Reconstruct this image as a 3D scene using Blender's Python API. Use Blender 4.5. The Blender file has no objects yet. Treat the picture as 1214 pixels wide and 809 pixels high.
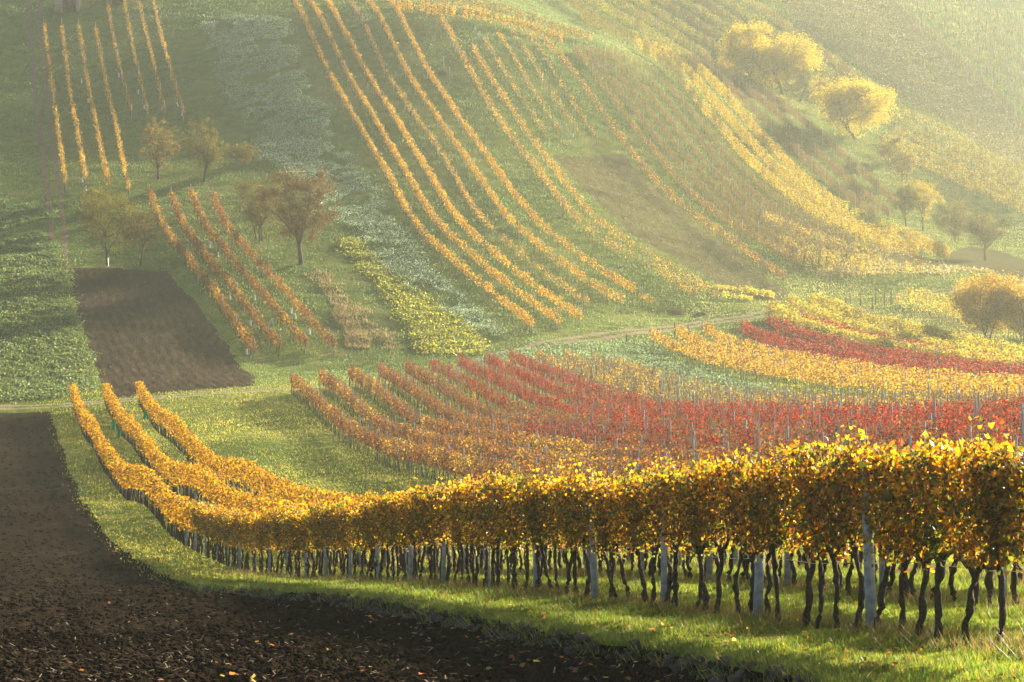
import bpy, math, random
import numpy as np
from mathutils import Vector

# ------------------------------------------------------------------ camera, sky, sun, exposure
S = bpy.context.scene
C = S.collection
R = math.radians
F, CX, CY = 3000.0, 607.0, 404.5          # focal length and centre in pixels of the 1214x809 photograph
PITCH = math.atan(104.5 / F)
cam = bpy.data.cameras.new('camera'); camo = bpy.data.objects.new('camera', cam); C.objects.link(camo)
cam.sensor_width = 36.0; cam.lens = 36.0 * F / 1214.0; cam.clip_start = 0.5; cam.clip_end = 3000
camo.location = (0, 0, 0); camo.rotation_euler = (math.pi / 2 - PITCH, 0, 0)
S.camera = camo
SUN_AZ, SUN_EL = R(43), R(21)              # azimuth to the right of the view direction
w = bpy.data.worlds.new('World'); S.world = w; w.use_nodes = True
nt = w.node_tree; nt.nodes.clear()
sky = nt.nodes.new('ShaderNodeTexSky'); sky.sky_type = 'NISHITA'; sky.sun_disc = False
sky.sun_elevation = SUN_EL; sky.sun_rotation = SUN_AZ; sky.altitude = 200; sky.dust_density = 2.0
bg = nt.nodes.new('ShaderNodeBackground'); bg.inputs['Strength'].default_value = 0.05
out = nt.nodes.new('ShaderNodeOutputWorld')
nt.links.new(sky.outputs[0], bg.inputs['Color']); nt.links.new(bg.outputs[0], out.inputs['Surface'])
sl = bpy.data.lights.new('sun', 'SUN'); sl.energy = 5.0; sl.angle = R(0.6); sl.color = (1.0, 0.88, 0.65)
so = bpy.data.objects.new('sun', sl); C.objects.link(so)
sd = Vector((math.sin(SUN_AZ) * math.cos(SUN_EL), math.cos(SUN_AZ) * math.cos(SUN_EL), math.sin(SUN_EL)))
so.rotation_euler = sd.to_track_quat('Z', 'Y').to_euler()
S.view_settings.view_transform = 'Standard'; S.view_settings.look = 'None'
S.view_settings.gamma = 1; S.view_settings.exposure = 2.05; S.view_settings.use_curve_mapping = False
S.render.engine = 'CYCLES'
S.cycles.use_denoising = True
S.cycles.max_bounces = 6; S.cycles.diffuse_bounces = 3; S.cycles.transmission_bounces = 4
S.cycles.volume_bounces = 1; S.cycles.transparent_max_bounces = 8
HAZE_DENSITY, HAZE_ANISO = 0.00029, 0.71

rng = np.random.default_rng(11)
random.seed(5)

# ------------------------------------------------------------------ numeric helpers
_tab = rng.random((256, 256))
def vnoise(x, y, sc, sx=0.0):
    x = np.asarray(x, float) / sc + 37.3 + sx; y = np.asarray(y, float) / sc + 11.7 + sx * 1.7
    xi = np.floor(x).astype(int); yi = np.floor(y).astype(int); fx = x - xi; fy = y - yi
    fx = fx * fx * (3 - 2 * fx); fy = fy * fy * (3 - 2 * fy)
    a = _tab[xi & 255, yi & 255]; b = _tab[(xi + 1) & 255, yi & 255]
    c = _tab[xi & 255, (yi + 1) & 255]; d = _tab[(xi + 1) & 255, (yi + 1) & 255]
    return (a * (1 - fx) + b * fx) * (1 - fy) + (c * (1 - fx) + d * fx) * fy * 1.0
def fbm(x, y, sc, oct=4, sx=0.0):
    t = 0.0; a = 0.5
    for k in range(oct):
        t = t + a * (vnoise(x, y, sc, sx + k * 5.1) - 0.5); sc *= 0.5; a *= 0.55
    return t
def sstep(a, b, x):
    t = np.clip((x - a) / (b - a), 0, 1); return t * t * (3 - 2 * t)
SP, CP = math.sin(PITCH), math.cos(PITCH)
def ray(px, py):
    cx = (px - CX) / F; cy = (CY - py) / F
    return cx, CP + cy * SP, cy * CP - SP            # world x, y, z of the view ray
def at_depth(px, py, d):
    x, y, z = ray(px, py); return (x / y * d, d, z / y * d)

# ------------------------------------------------------------------ the lie of the land: a thin plate through surveyed points
SURVEY = [
 # foot of the nearest vine row
 (1180,770,24.8),(1036,752,28),(884,737,32.5),(795,722,35.9),(712,714,39.7),(640,704,43.8),(536,695,51.5),(388,689,68.4),(300,681,85),
 (270,672,92.8),(200,634,117.7),(150,594,145.6),(120,555,169.8),(100,520,190.8),(85,481,210),
 # ploughed field
 (0,700,69),(0,600,132),(0,540,177),(0,485,210),(0,809,26.3),(300,809,26),(607,809,25.6),(0,750,42),(300,745,42),
 # meadow and the red and orange block
 (300,520,172),(345,466,210),(367,485,195),(389,507,182.6),(409,527,172),(441,544,158),(468,558,148),(504,566,136),
 (449,456,214),(543,444,220),(640,435,226),(1000,542,111),(1214,527,100),(760,560,120),
 # right hand valley
 (772,411,245),(1000,472,187),(1214,487,152),(740,392,250),(900,376,262),(1000,342,287),(1140,328,292),(1171,398,238),(1230,398,236),(700,440,225),
 # left slope
 (50,400,240),(50,320,268),(50,230,300),(50,130,336),(50,30,366),(50,-30,385),
 (306,436,234),(402,436,236),(300,300,272),(300,200,308),(300,100,340),(300,0,375),(200,380,247),
 # middle ridge
 (635,400,243),(697,398,247),(740,374,262),(775,373,265),(500,430,233),(500,300,273),(500,200,306),(500,100,338),(500,10,368),
 (600,300,276),(650,250,295),(600,150,327),
 # tilled plot and sparse rows
 (930,345,283),(860,368,266),(800,330,280),(750,250,305),(700,190,325),(740,180,332),(850,260,313),(950,332,290),
 # shoulder of the ridge, hollow and slope behind
 (560,20,364),(650,42,370),(770,78,374),(870,150,364),(950,215,347),(1000,250,336),(1140,308,312),
 (700,0,425),(850,40,425),(890,97,408),(930,112,404),(1015,165,380),(1060,200,366),(1094,272,336),(1168,306,318),(1214,250,350),
 (1214,150,412),(1100,100,418),(1100,0,465),(1214,0,480),(950,30,432),
]
P = [at_depth(*s) for s in SURVEY] + [(-90,200,-11),(-120,370,35),(80,30,-4.5),(60,100,-8),(90,200,-8.5),(130,300,3),(170,480,60),(0,3,-1.9),
  (-15,10,-2.7),(15,10,-2.6),(0,650,118),(-160,650,118),(260,650,125),(-60,60,-7.5),(-60,120,-11)]
P = np.array(P, float)
def _U(r2): return np.where(r2 > 1e-9, 0.5 * r2 * np.log(np.maximum(r2, 1e-9)), 0.0)
_sc = 100.0
_px, _py = P[:, 0] / _sc, P[:, 1] / _sc
_n = len(P)
_K = _U((_px[:, None] - _px) ** 2 + (_py[:, None] - _py) ** 2) + np.eye(_n) * 0.0006
_Pm = np.stack([np.ones(_n), _px, _py], 1)
_A = np.zeros((_n + 3, _n + 3)); _A[:_n, :_n] = _K; _A[:_n, _n:] = _Pm; _A[_n:, :_n] = _Pm.T
_sol = np.linalg.solve(_A, np.concatenate([P[:, 2], np.zeros(3)]))
def land(x, y):
    x = np.asarray(x, float) / _sc; y = np.asarray(y, float) / _sc; sh = x.shape
    x = x.ravel(); y = y.ravel(); o = np.empty_like(x)
    for i in range(0, len(x), 60000):
        a, b = x[i:i + 60000], y[i:i + 60000]
        r2 = (a[:, None] - _px) ** 2 + (b[:, None] - _py) ** 2
        o[i:i + 60000] = _U(r2) @ _sol[:_n] + _sol[_n] + _sol[_n + 1] * a + _sol[_n + 2] * b
    return o.reshape(sh)
_dd = np.concatenate([np.arange(8, 120, 0.2), np.arange(120, 640, 0.4)])
def ground_at(px, py):
    """The point of the land seen at a pixel of the photograph."""
    x, y, z = ray(px, py)
    h = z / y * _dd - land(x / y * _dd, _dd)
    k = np.where((h[:-1] > 0) & (h[1:] <= 0))[0]
    if len(k) == 0: return at_depth(px, py, 500)
    k = k[0]; t = h[k] / (h[k] - h[k + 1]); d = _dd[k] + t * (_dd[k + 1] - _dd[k])
    return (x / y * d, d, z / y * d)
def foot_of(px, py, up):
    """Ground point of something whose point UP metres above the ground is seen at the pixel."""
    q = ground_at(px, py)
    for _ in range(4): q = ground_at(px, py + up * F / q[1] * 0.98)
    return q
def world_poly(pts, dense=10):
    return np.array([ground_at(*p)[:2] for p in pts])
def in_poly(x, y, poly):
    x = np.asarray(x); y = np.asarray(y); r = np.zeros(x.shape, bool); n = len(poly); j = n - 1
    for i in range(n):
        xi, yi = poly[i]; xj, yj = poly[j]
        if yi != yj:
            r ^= ((yi > y) != (yj > y)) & (x < (xj - xi) * (y - yi) / (yj - yi) + xi)
        j = i
    return r
def dist_line(x, y, line):
    d = np.full(np.shape(x), 1e9)
    for (x0, y0), (x1, y1) in zip(line[:-1], line[1:]):
        vx, vy = x1 - x0, y1 - y0; t = np.clip(((x - x0) * vx + (y - y0) * vy) / (vx * vx + vy * vy + 1e-9), 0, 1)
        d = np.minimum(d, np.hypot(x - x0 - t * vx, y - y0 - t * vy))
    return d

# ------------------------------------------------------------------ object helpers
def np_mesh(name, v, faces, mat=None, col=None, smooth=False):
    """faces: list of integer arrays (n, k)."""
    me = bpy.data.meshes.new(name)
    v = np.asarray(v, np.float32); faces = [np.asarray(f, np.int32) for f in faces if len(f)]
    me.vertices.add(len(v)); me.vertices.foreach_set('co', v.ravel())
    loops = np.concatenate([f.ravel() for f in faces]); sizes = np.concatenate([np.full(len(f), f.shape[1], np.int32) for f in faces])
    starts = np.concatenate([[0], np.cumsum(sizes)[:-1]]).astype(np.int32)
    me.loops.add(len(loops)); me.loops.foreach_set('vertex_index', loops)
    me.polygons.add(len(sizes)); me.polygons.foreach_set('loop_start', starts)
    try: me.polygons.foreach_set('loop_total', sizes)
    except Exception: pass
    if smooth: me.polygons.foreach_set('use_smooth', np.ones(len(sizes), bool))
    if col is not None:
        a = me.attributes.new('Col', 'FLOAT_COLOR', 'POINT')
        c4 = np.ones((len(v), 4), np.float32); c4[:, :3] = col; a.data.foreach_set('color', c4.ravel())
    me.update(calc_edges=True)
    if mat: me.materials.append(mat)
    return me
def obj(name, me, parent=None):
    o = bpy.data.objects.new(name, me); C.objects.link(o)
    if parent is not None: o.parent = parent
    return o
def tag(o, label=None, cat=None, group=None, kind=None):
    if label: o['label'] = label
    if cat: o['category'] = cat
    if group: o['group'] = group
    if kind: o['kind'] = kind
    return o
def root(name, loc, label, cat, group=None, rz=0.0):
    o = bpy.data.objects.new(name, None); C.objects.link(o); o.location = loc; o.rotation_euler = (0, 0, rz)
    o.empty_display_size = 0.2
    return tag(o, label, cat, group)
class MB:
    """collects tubes, boxes and leaves into one mesh"""
    def __init__(s): s.v = []; s.f = {3: [], 4: []}; s.c = []; s.n = 0
    def add(s, v, faces, col=None):
        v = np.asarray(v, float)
        for f in faces:
            f = np.asarray(f, int)
            if len(f): s.f[f.shape[1]].append(f + s.n)
        s.v.append(v); s.n += len(v)
        s.c.append(np.broadcast_to(np.asarray((1, 1, 1) if col is None else col, float), (len(v), 3)))
    def tube(s, pts, rad, sides=6, col=None, cap=True):
        pts = np.asarray(pts, float); n = len(pts); rad = np.broadcast_to(np.asarray(rad, float), (n,))
        t = np.gradient(pts, axis=0); t /= np.linalg.norm(t, axis=1)[:, None] + 1e-9
        ref = np.where(np.abs(t[:, 2:3]) > 0.9, np.array([[1.0, 0, 0]]), np.array([[0, 0, 1.0]]))
        a = np.cross(t, ref); a /= np.linalg.norm(a, axis=1)[:, None] + 1e-9; b = np.cross(t, a)
        th = np.arange(sides) * 2 * math.pi / sides
        v = pts[:, None, :] + rad[:, None, None] * (np.cos(th)[None, :, None] * a[:, None, :] + np.sin(th)[None, :, None] * b[:, None, :])
        i = np.arange(n - 1)[:, None] * sides; j = np.arange(sides)[None, :]; k = (j + 1) % sides
        q = np.stack([i + j, i + k, i + sides + k, i + sides + j], -1).reshape(-1, 4)
        vv = v.reshape(-1, 3); fs = [q]
        if cap:
            vv = np.concatenate([vv, pts[-1:]]); m = len(vv) - 1; o = (n - 1) * sides
            fs.append(np.stack([o + np.arange(sides), o + (np.arange(sides) + 1) % sides, np.full(sides, m)], -1))
        s.add(vv, fs, col)
    def box(s, c, h, col=None, taper=1.0, rz=0.0):
        x, y, z = h
        v = np.array([(-x,-y,-z),(x,-y,-z),(x,y,-z),(-x,y,-z),(-x*taper,-y*taper,z),(x*taper,-y*taper,z),(x*taper,y*taper,z),(-x*taper,y*taper,z)], float)
        cr, sr = math.cos(rz), math.sin(rz); v = np.stack([v[:,0]*cr - v[:,1]*sr, v[:,0]*sr + v[:,1]*cr, v[:,2]], 1)
        s.add(v + np.asarray(c, float), [[(0,3,2,1),(4,5,6,7),(0,1,5,4),(1,2,6,5),(2,3,7,6),(3,0,4,7)]], col)
    def mesh(s, name, mat, smooth=False):
        return np_mesh(name, np.concatenate(s.v), [np.concatenate(f) for f in s.f.values() if f], mat, np.concatenate(s.c), smooth)
def unit(v): return v / (np.linalg.norm(v, axis=-1, keepdims=True) + 1e-9)
def leaf_geo(pos, nrm, tip, size, col, lobed=False, width=0.9):
    """pos (n,3) leaf bases; nrm normals; tip rough tip direction."""
    n = len(pos); nrm = unit(nrm); tip = unit(tip - nrm * np.sum(tip * nrm, 1, keepdims=True)); side = np.cross(nrm, tip)
    s = size[:, None]
    if lobed:
        o = [(0, 0.05, 0), (.60, -.06, .10), (.34, .60, .14), (0, 1.05, -.06), (-.40, .66, .20), (-.58, .02, .06)]
        v = np.stack([pos + s * (width * a * side + b * tip + c * nrm) for a, b, c in o], 1).reshape(-1, 3)
        i = np.arange(n)[:, None] * 6
        return v, [np.concatenate([i + np.array([[0, 1, 2, 3]]), i + np.array([[0, 3, 4, 5]])])], np.repeat(col, 6, 0)
    o = [(0, 0, 0), (.5, .5, .12), (0, 1, 0), (-.5, .5, .12)]
    v = np.stack([pos + s * (width * a * side + b * tip + c * nrm) for a, b, c in o], 1).reshape(-1, 3)
    i = np.arange(n)[:, None] * 4
    return v, [i + np.array([[0, 1, 2, 3]])], np.repeat(col, 4, 0)
def pick(pal, n, wts=None, jit=0.22):
    pal = np.asarray(pal, float); k = rng.choice(len(pal), n, p=None if wts is None else np.asarray(wts) / np.sum(wts))
    c = pal[k] * (1 + jit * (rng.random((n, 1)) * 2 - 1)); return np.clip(c * (1 + 0.08 * (rng.random((n, 3)) * 2 - 1)), 0.002, 0.9)

# ------------------------------------------------------------------ materials
def new_mat(name):
    m = bpy.data.materials.new(name); m.use_nodes = True; t = m.node_tree
    return m, t, t.nodes['Principled BSDF'], t.nodes['Material Output']
def leaf_mat(name, trans=0.5, boost=1.25, rough=0.6, spec=0.25, vary=0.15, refl=0.8):
    m, t, p, o = new_mat(name)
    a = t.nodes.new('ShaderNodeAttribute'); a.attribute_name = 'Col'
    oi = t.nodes.new('ShaderNodeObjectInfo'); mr = t.nodes.new('ShaderNodeMapRange')
    mr.inputs['To Min'].default_value = 1 - vary; mr.inputs['To Max'].default_value = 1 + vary
    t.links.new(oi.outputs['Random'], mr.inputs['Value'])
    hs = t.nodes.new('ShaderNodeHueSaturation'); t.links.new(mr.outputs[0], hs.inputs['Value']); t.links.new(a.outputs['Color'], hs.inputs['Color'])
    rf = t.nodes.new('ShaderNodeMix'); rf.data_type = 'RGBA'; rf.blend_type = 'MULTIPLY'; rf.inputs['Factor'].default_value = 1.0; rf.inputs['B'].default_value = (refl, refl, refl, 1)
    t.links.new(hs.outputs[0], rf.inputs['A']); t.links.new(rf.outputs['Result'], p.inputs['Base Color']); p.inputs['Roughness'].default_value = rough; p.inputs['Specular IOR Level'].default_value = spec
    tr = t.nodes.new('ShaderNodeBsdfTranslucent'); g = t.nodes.new('ShaderNodeMix'); g.data_type = 'RGBA'; g.blend_type = 'MULTIPLY'
    g.inputs['Factor'].default_value = 1.0; g.inputs['B'].default_value = (boost, boost, boost * 0.8, 1)
    t.links.new(hs.outputs[0], g.inputs['A']); t.links.new(g.outputs['Result'], tr.inputs['Color'])
    mx = t.nodes.new('ShaderNodeMixShader'); mx.inputs[0].default_value = trans
    t.links.new(p.outputs[0], mx.inputs[1]); t.links.new(tr.outputs[0], mx.inputs[2]); t.links.new(mx.outputs[0], o.inputs['Surface'])
    return m
def ground_mat(name, cols, scales=(14.0, 1.2), bump=0.5, bscale=6.0, rough=0.95, stretch=None, fine=40.0):
    m, t, p, o = new_mat(name); N = t.nodes.new; L = t.links.new
    geo = N('ShaderNodeNewGeometry'); vec = geo.outputs['Position']
    if stretch:
        mp = N('ShaderNodeMapping'); mp.inputs['Rotation'].default_value = (0, 0, stretch[0]); mp.inputs['Scale'].default_value = (stretch[1], stretch[2], 1)
        L(vec, mp.inputs['Vector']); vec2 = mp.outputs[0]
    else: vec2 = vec
    n1 = N('ShaderNodeTexNoise'); n1.inputs['Scale'].default_value = 1.0 / scales[0]; n1.inputs['Detail'].default_value = 5; L(vec, n1.inputs['Vector'])
    n2 = N('ShaderNodeTexNoise'); n2.inputs['Scale'].default_value = 1.0 / scales[1]; n2.inputs['Detail'].default_value = 6; L(vec2, n2.inputs['Vector'])
    ad = N('ShaderNodeMath'); ad.operation = 'ADD'; L(n1.outputs['Fac'], ad.inputs[0]); L(n2.outputs['Fac'], ad.inputs[1])
    md = N('ShaderNodeMath'); md.operation = 'MULTIPLY_ADD'; md.inputs[1].default_value = 1.1; md.inputs[2].default_value = -0.6; L(ad.outputs[0], md.inputs[0])
    cr = N('ShaderNodeValToRGB'); e = cr.color_ramp.elements
    e[0].position = 0.1; e[0].color = (*cols[0], 1); e[1].position = 0.9; e[1].color = (*cols[-1], 1)
    for k, c in enumerate(cols[1:-1]):
        q = e.new(0.1 + 0.8 * (k + 1) / (len(cols) - 1)); q.color = (*c, 1)
    L(md.outputs[0], cr.inputs[0]); L(cr.outputs[0], p.inputs['Base Color'])
    p.inputs['Roughness'].default_value = 1.0; p.inputs['Specular IOR Level'].default_value = 0.0
    n3 = N('ShaderNodeTexNoise'); n3.inputs['Scale'].default_value = bscale; n3.inputs['Detail'].default_value = 4; L(vec2, n3.inputs['Vector'])
    bp = N('ShaderNodeBump'); bp.inputs['Strength'].default_value = bump; bp.inputs['Distance'].default_value = 0.12
    L(n3.outputs['Fac'], bp.inputs['Height']); L(bp.outputs[0], p.inputs['Normal'])
    return m
def solid_mat(name, c1, c2, scale=8.0, rough=0.8, bump=0.3):
    m, t, p, o = new_mat(name); N = t.nodes.new; L = t.links.new
    tc = N('ShaderNodeTexCoord'); n = N('ShaderNodeTexNoise'); n.inputs['Scale'].default_value = scale; n.inputs['Detail'].default_value = 6
    L(tc.outputs['Object'], n.inputs['Vector']); cr = N('ShaderNodeValToRGB'); e = cr.color_ramp.elements
    e[0].position = 0.3; e[0].color = (*c1, 1); e[1].position = 0.7; e[1].color = (*c2, 1)
    L(n.outputs['Fac'], cr.inputs[0]); L(cr.outputs[0], p.inputs['Base Color']); p.inputs['Roughness'].default_value = rough; p.inputs['Specular IOR Level'].default_value = 0.12
    bp = N('ShaderNodeBump'); bp.inputs['Strength'].default_value = bump; bp.inputs['Distance'].default_value = 0.02
    L(n.outputs['Fac'], bp.inputs['Height']); L(bp.outputs[0], p.inputs['Normal'])
    return m
M_leaf = leaf_mat('vine_leaf', 0.6, 1.75, 0.45, 0.3, refl=0.5)
M_rowleaf = leaf_mat('row_leaf', 0.55, 1.3, spec=0.12, vary=0.08, refl=0.75)
M_treeleaf = leaf_mat('tree_leaf', 0.62, 1.5, spec=0.08, vary=0.05, refl=0.9)
M_fruitleaf = leaf_mat('orchard_leaf', 0.42, 1.2, spec=0.08, vary=0.05, refl=0.8)
M_grass = leaf_mat('grass_blade', 0.5, 1.5, 0.5, 0.25, vary=0)
M_dry = leaf_mat('dry_stalk', 0.35, 1.1, 0.7, 0.1, vary=0)
M_vinewood = solid_mat('vine_bark', (0.022, 0.016, 0.012), (0.07, 0.05, 0.036), 30, 0.9, 0.8)
M_cane = solid_mat('vine_cane', (0.10, 0.045, 0.02), (0.2, 0.10, 0.045), 20, 0.7)
M_bark = solid_mat('tree_bark', (0.04, 0.028, 0.02), (0.10, 0.075, 0.055), 6, 0.9, 0.8)
M_conc = solid_mat('weathered_concrete', (0.20, 0.205, 0.22), (0.52, 0.52, 0.52), 7, 0.9, 0.6)
M_rowpost = solid_mat('grey_post', (0.28, 0.28, 0.29), (0.45, 0.44, 0.44), 6, 0.85)
M_bank = solid_mat('bank_earth', (0.035, 0.024, 0.016), (0.12, 0.09, 0.062), 3, 0.95, 0.6)
M_white = solid_mat('white_plastic', (0.7, 0.7, 0.68), (0.8, 0.8, 0.78), 5, 0.5)
M_green = solid_mat('green_plastic', (0.02, 0.30, 0.14), (0.04, 0.42, 0.2), 5, 0.45)
M_wood = solid_mat('old_wood', (0.06, 0.045, 0.035), (0.14, 0.11, 0.09), 10, 0.9)
M_brickwall = solid_mat('shed_plaster', (0.28, 0.21, 0.17), (0.42, 0.34, 0.28), 1.5, 0.9)
M_roof = solid_mat('shed_roof_tile', (0.14, 0.07, 0.05), (0.24, 0.12, 0.08), 4, 0.85)

# ------------------------------------------------------------------ the ground: one sheet, cut into its fields
EDGE = [(1010,832),(960,807),(900,796),(820,779),(760,768),(700,758),(640,748),(560,733),(500,722),(450,713),(400,707),(330,703),(250,697),
        (200,684),(160,664),(125,635),(105,605),(90,575),(75,540),(65,510),(58,488)]
edge_w = world_poly(EDGE)
edge_w = np.concatenate([[(9.5, 8.0), (6.8, 16.0)], edge_w])
field_poly = np.concatenate([edge_w, [(-90, edge_w[-1][1] + 0.5), (-90, 1), (9.5, 1)]])
PATH = world_poly([(-60,486),(0,484),(60,482),(110,478),(180,472),(260,466),(338,461),(400,456),(470,448),(540,440),(580,425),(600,419),(640,411),(690,402),(740,395),(768,391),(830,384),(890,377),(930,368)])
PATH2 = world_poly([(1060,352),(1100,348),(1138,344),(1180,338),(1230,333)])
TRACK = world_poly([(36,-20),(41,40),(46,90),(51,140),(57,190),(64,235),(69,300),(72,318)])
zones = [
 ('ploughed_plot', world_poly([(77,318),(195,322),(222,350),(262,402),(300,447),(298,458),(240,462),(140,472),(126,470),(108,420),(88,360)])),
 ('tilled_plot', world_poly([(655,184),(737,184),(775,220),(830,270),(890,312),(935,346),(925,358),(880,352),(855,340),(800,305),(750,280),(710,245),(680,215)])),
 ('stubble_field', world_poly([(900,-30),(1030,-30),(1068,10),(1205,138),(1230,150),(1230,205),(1130,150),(1060,112),(1010,72),(950,36)])),
 ('bare_soil_strip', world_poly([(-60,350),(-60,478),(3,478),(2,420),(-2,350)])),
 ('tilled_strip', world_poly([(1100,302),(1150,320),(1230,335),(1230,312),(1190,300),(1150,292)])),
]
u_f = np.linspace(-0.222, 0.222, 640)
u_c = np.concatenate([-np.geomspace(0.55, 0.225, 40), u_f, np.geomspace(0.225, 0.55, 40)])
d_rows = np.concatenate([np.geomspace(2, 19.5, 40), np.arange(20, 45, 0.065), np.geomspace(45, 120, 230), np.arange(120.5, 235, 0.5), np.arange(235, 480, 0.55), np.geomspace(482, 560, 30)])
U, D = np.meshgrid(u_c, d_rows); X = U * D; Y = D.copy()
Z = land(X, Y)
de = dist_line(X.ravel(), Y.ravel(), edge_w).reshape(X.shape)
jit = fbm(X, Y, 0.8, 3) * 0.5 + fbm(X, Y, 6, 2, 3) * 0.8
infield = in_poly(X + jit * 0.35, Y + jit * 0.35, field_poly)
sgn = np.where(infield, de, -de)
step = sstep(-0.03, 0.16, sgn + fbm(X, Y, 0.35, 2, 9) * 0.12)
nearw = 1 - sstep(60, 160, D)
Z = Z - 0.17 * step * np.clip(nearw + 0.25, 0, 1)
til = 0.020 * np.sin((X * math.cos(0.22) + Y * math.sin(0.22)) * 6.283 / 0.62 + 4 * fbm(X, Y, 3, 2, 13))
clod = fbm(X, Y, 0.55, 5, 2) * 0.13 + np.abs(fbm(X, Y, 0.16, 3, 7)) * 0.075 + np.maximum(vnoise(X, Y, 0.10, 4) - 0.74, 0) * 0.16 + til
Z = Z + clod * step * np.clip(1.1 - D / 200, 0.3, 1) + step * sstep(38, 60, D) * (np.abs(fbm(X, Y, 1.3, 3, 17)) * 0.17 + fbm(X, Y, 5.0, 3, 19) * 0.22)
Z = Z + (1 - step) * (fbm(X, Y, 1.6, 4, 21) * 0.09 + fbm(X, Y, 9, 3, 23) * 0.35 * sstep(210, 250, D))
# low ridge of soil thrown up along the field's edge, further off
Z = Z + (1 - step) * sstep(222, 245, D) * (fbm(X * 0.22, Y, 2.6, 3, 27) * 0.34 + fbm(X * 0.3, Y, 1.1, 2, 28) * 0.10)
Z = Z + np.exp(-((sgn - 1.1) / 0.5) ** 2) * 0.10 * sstep(45, 70, D) * (1 - sstep(160, 200, D))
zone = np.zeros(X.shape, int)
jf = fbm(X, Y, 2.2, 3, 31) * 0.8
ZN = ['ground', 'ploughed_field', 'dirt_path', 'dirt_track'] + [z[0] for z in zones]
for k, (nm, poly) in enumerate(zones): zone[in_poly(X + jf, Y + jf, poly)] = 4 + k
dp = np.minimum(dist_line(X.ravel(), Y.ravel(), PATH), dist_line(X.ravel(), Y.ravel(), PATH2)).reshape(X.shape)
rut = np.abs(dp - 0.75)
zone[(rut < 0.42 + jf * 0.5)] = 2
dt = dist_line(X.ravel(), Y.ravel(), TRACK).reshape(X.shape)
zone[(np.abs(dt - 0.7) < 0.33 + jf * 0.25) & (zone != 2)] = 3
zone[infield] = 1
plot = (zone >= 4)
aw = X * math.cos(0.30) + Y * math.sin(0.30)
Z = Z + plot * (fbm(X, Y, 1.1, 4, 41) * np.where(zone == 6, 0.07, 0.16) + 0.022 * np.sin(aw * 6.283 / 0.85 + 9 * fbm(X, Y, 4, 3, 43)))
nr, nc = X.shape
idx = np.arange(nr * nc).reshape(nr, nc)
quads = np.stack([idx[:-1, :-1], idx[:-1, 1:], idx[1:, 1:], idx[1:, :-1]], -1).reshape(-1, 4)
fz = zone[:-1, :-1].ravel()
V = np.stack([X.ravel(), Y.ravel(), Z.ravel()], 1)
fur = math.atan(0.2)
M_ground = {
 'ground': ground_mat('meadow_turf', [(0.045, 0.075, 0.016), (0.08, 0.115, 0.025), (0.13, 0.15, 0.035), (0.2, 0.17, 0.06)], (16, 1.5), 0.7, 5.0),
 'ploughed_field': ground_mat('dark_soil', [(0.0088, 0.0062, 0.0044), (0.0175, 0.0123, 0.0085), (0.038, 0.0275, 0.0185)], (9, 0.5), 0.6, 22.0),
 'dirt_path': ground_mat('path_dirt', [(0.2, 0.155, 0.10), (0.30, 0.24, 0.165)], (5, 0.8), 0.5, 8),
 'dirt_track': ground_mat('track_dirt', [(0.13, 0.085, 0.055), (0.20, 0.14, 0.09)], (5, 0.8), 0.5, 8),
 'ploughed_plot': ground_mat('plot_soil', [(0.024, 0.0175, 0.0125), (0.043, 0.031, 0.022), (0.072, 0.053, 0.038)], (8, 0.7), 0.8, 5, stretch=(R(22), 1.0, 0.3)),
 'tilled_plot': ground_mat('tilled_soil', [(0.07, 0.062, 0.027), (0.105, 0.09, 0.041), (0.15, 0.14, 0.05)], (8, 0.8), 0.8, 4, stretch=(R(20), 1.0, 0.25)),
 'stubble_field': ground_mat('stubble', [(0.075, 0.075, 0.027), (0.115, 0.10, 0.04), (0.14, 0.11, 0.05)], (14, 1.2), 0.6, 4, stretch=(R(30), 1.0, 0.3)),
 'bare_soil_strip': ground_mat('strip_soil', [(0.09, 0.05, 0.035), (0.14, 0.085, 0.06)], (8, 1.0), 0.6, 4),
 'tilled_strip': ground_mat('strip_soil_pale', [(0.075, 0.07, 0.028), (0.115, 0.095, 0.042)], (8, 1.0), 0.6, 4),
}
for k, nm in enumerate(ZN):
    q = quads[fz == k]
    if not len(q): continue
    us, inv = np.unique(q.ravel(), return_inverse=True)
    tag(obj(nm, np_mesh(nm, V[us], [inv.reshape(-1, 4)], M_ground[nm], smooth=True)), kind='structure')
_zr = Z
def ground_z(x, y):
    """Height of the finished sheet, by bilinear look-up in its own grid."""
    x = np.asarray(x, float); y = np.asarray(y, float)
    i = np.clip(np.searchsorted(d_rows, y) - 1, 0, nr - 2); u = x / y; j = np.clip(np.searchsorted(u_c, u) - 1, 0, nc - 2)
    a = np.clip((y - d_rows[i]) / (d_rows[i + 1] - d_rows[i]), 0, 1); b = np.clip((u - u_c[j]) / (u_c[j + 1] - u_c[j]), 0, 1)
    return (_zr[i, j] * (1 - b) + _zr[i, j + 1] * b) * (1 - a) + (_zr[i + 1, j] * (1 - b) + _zr[i + 1, j + 1] * b) * a
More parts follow.
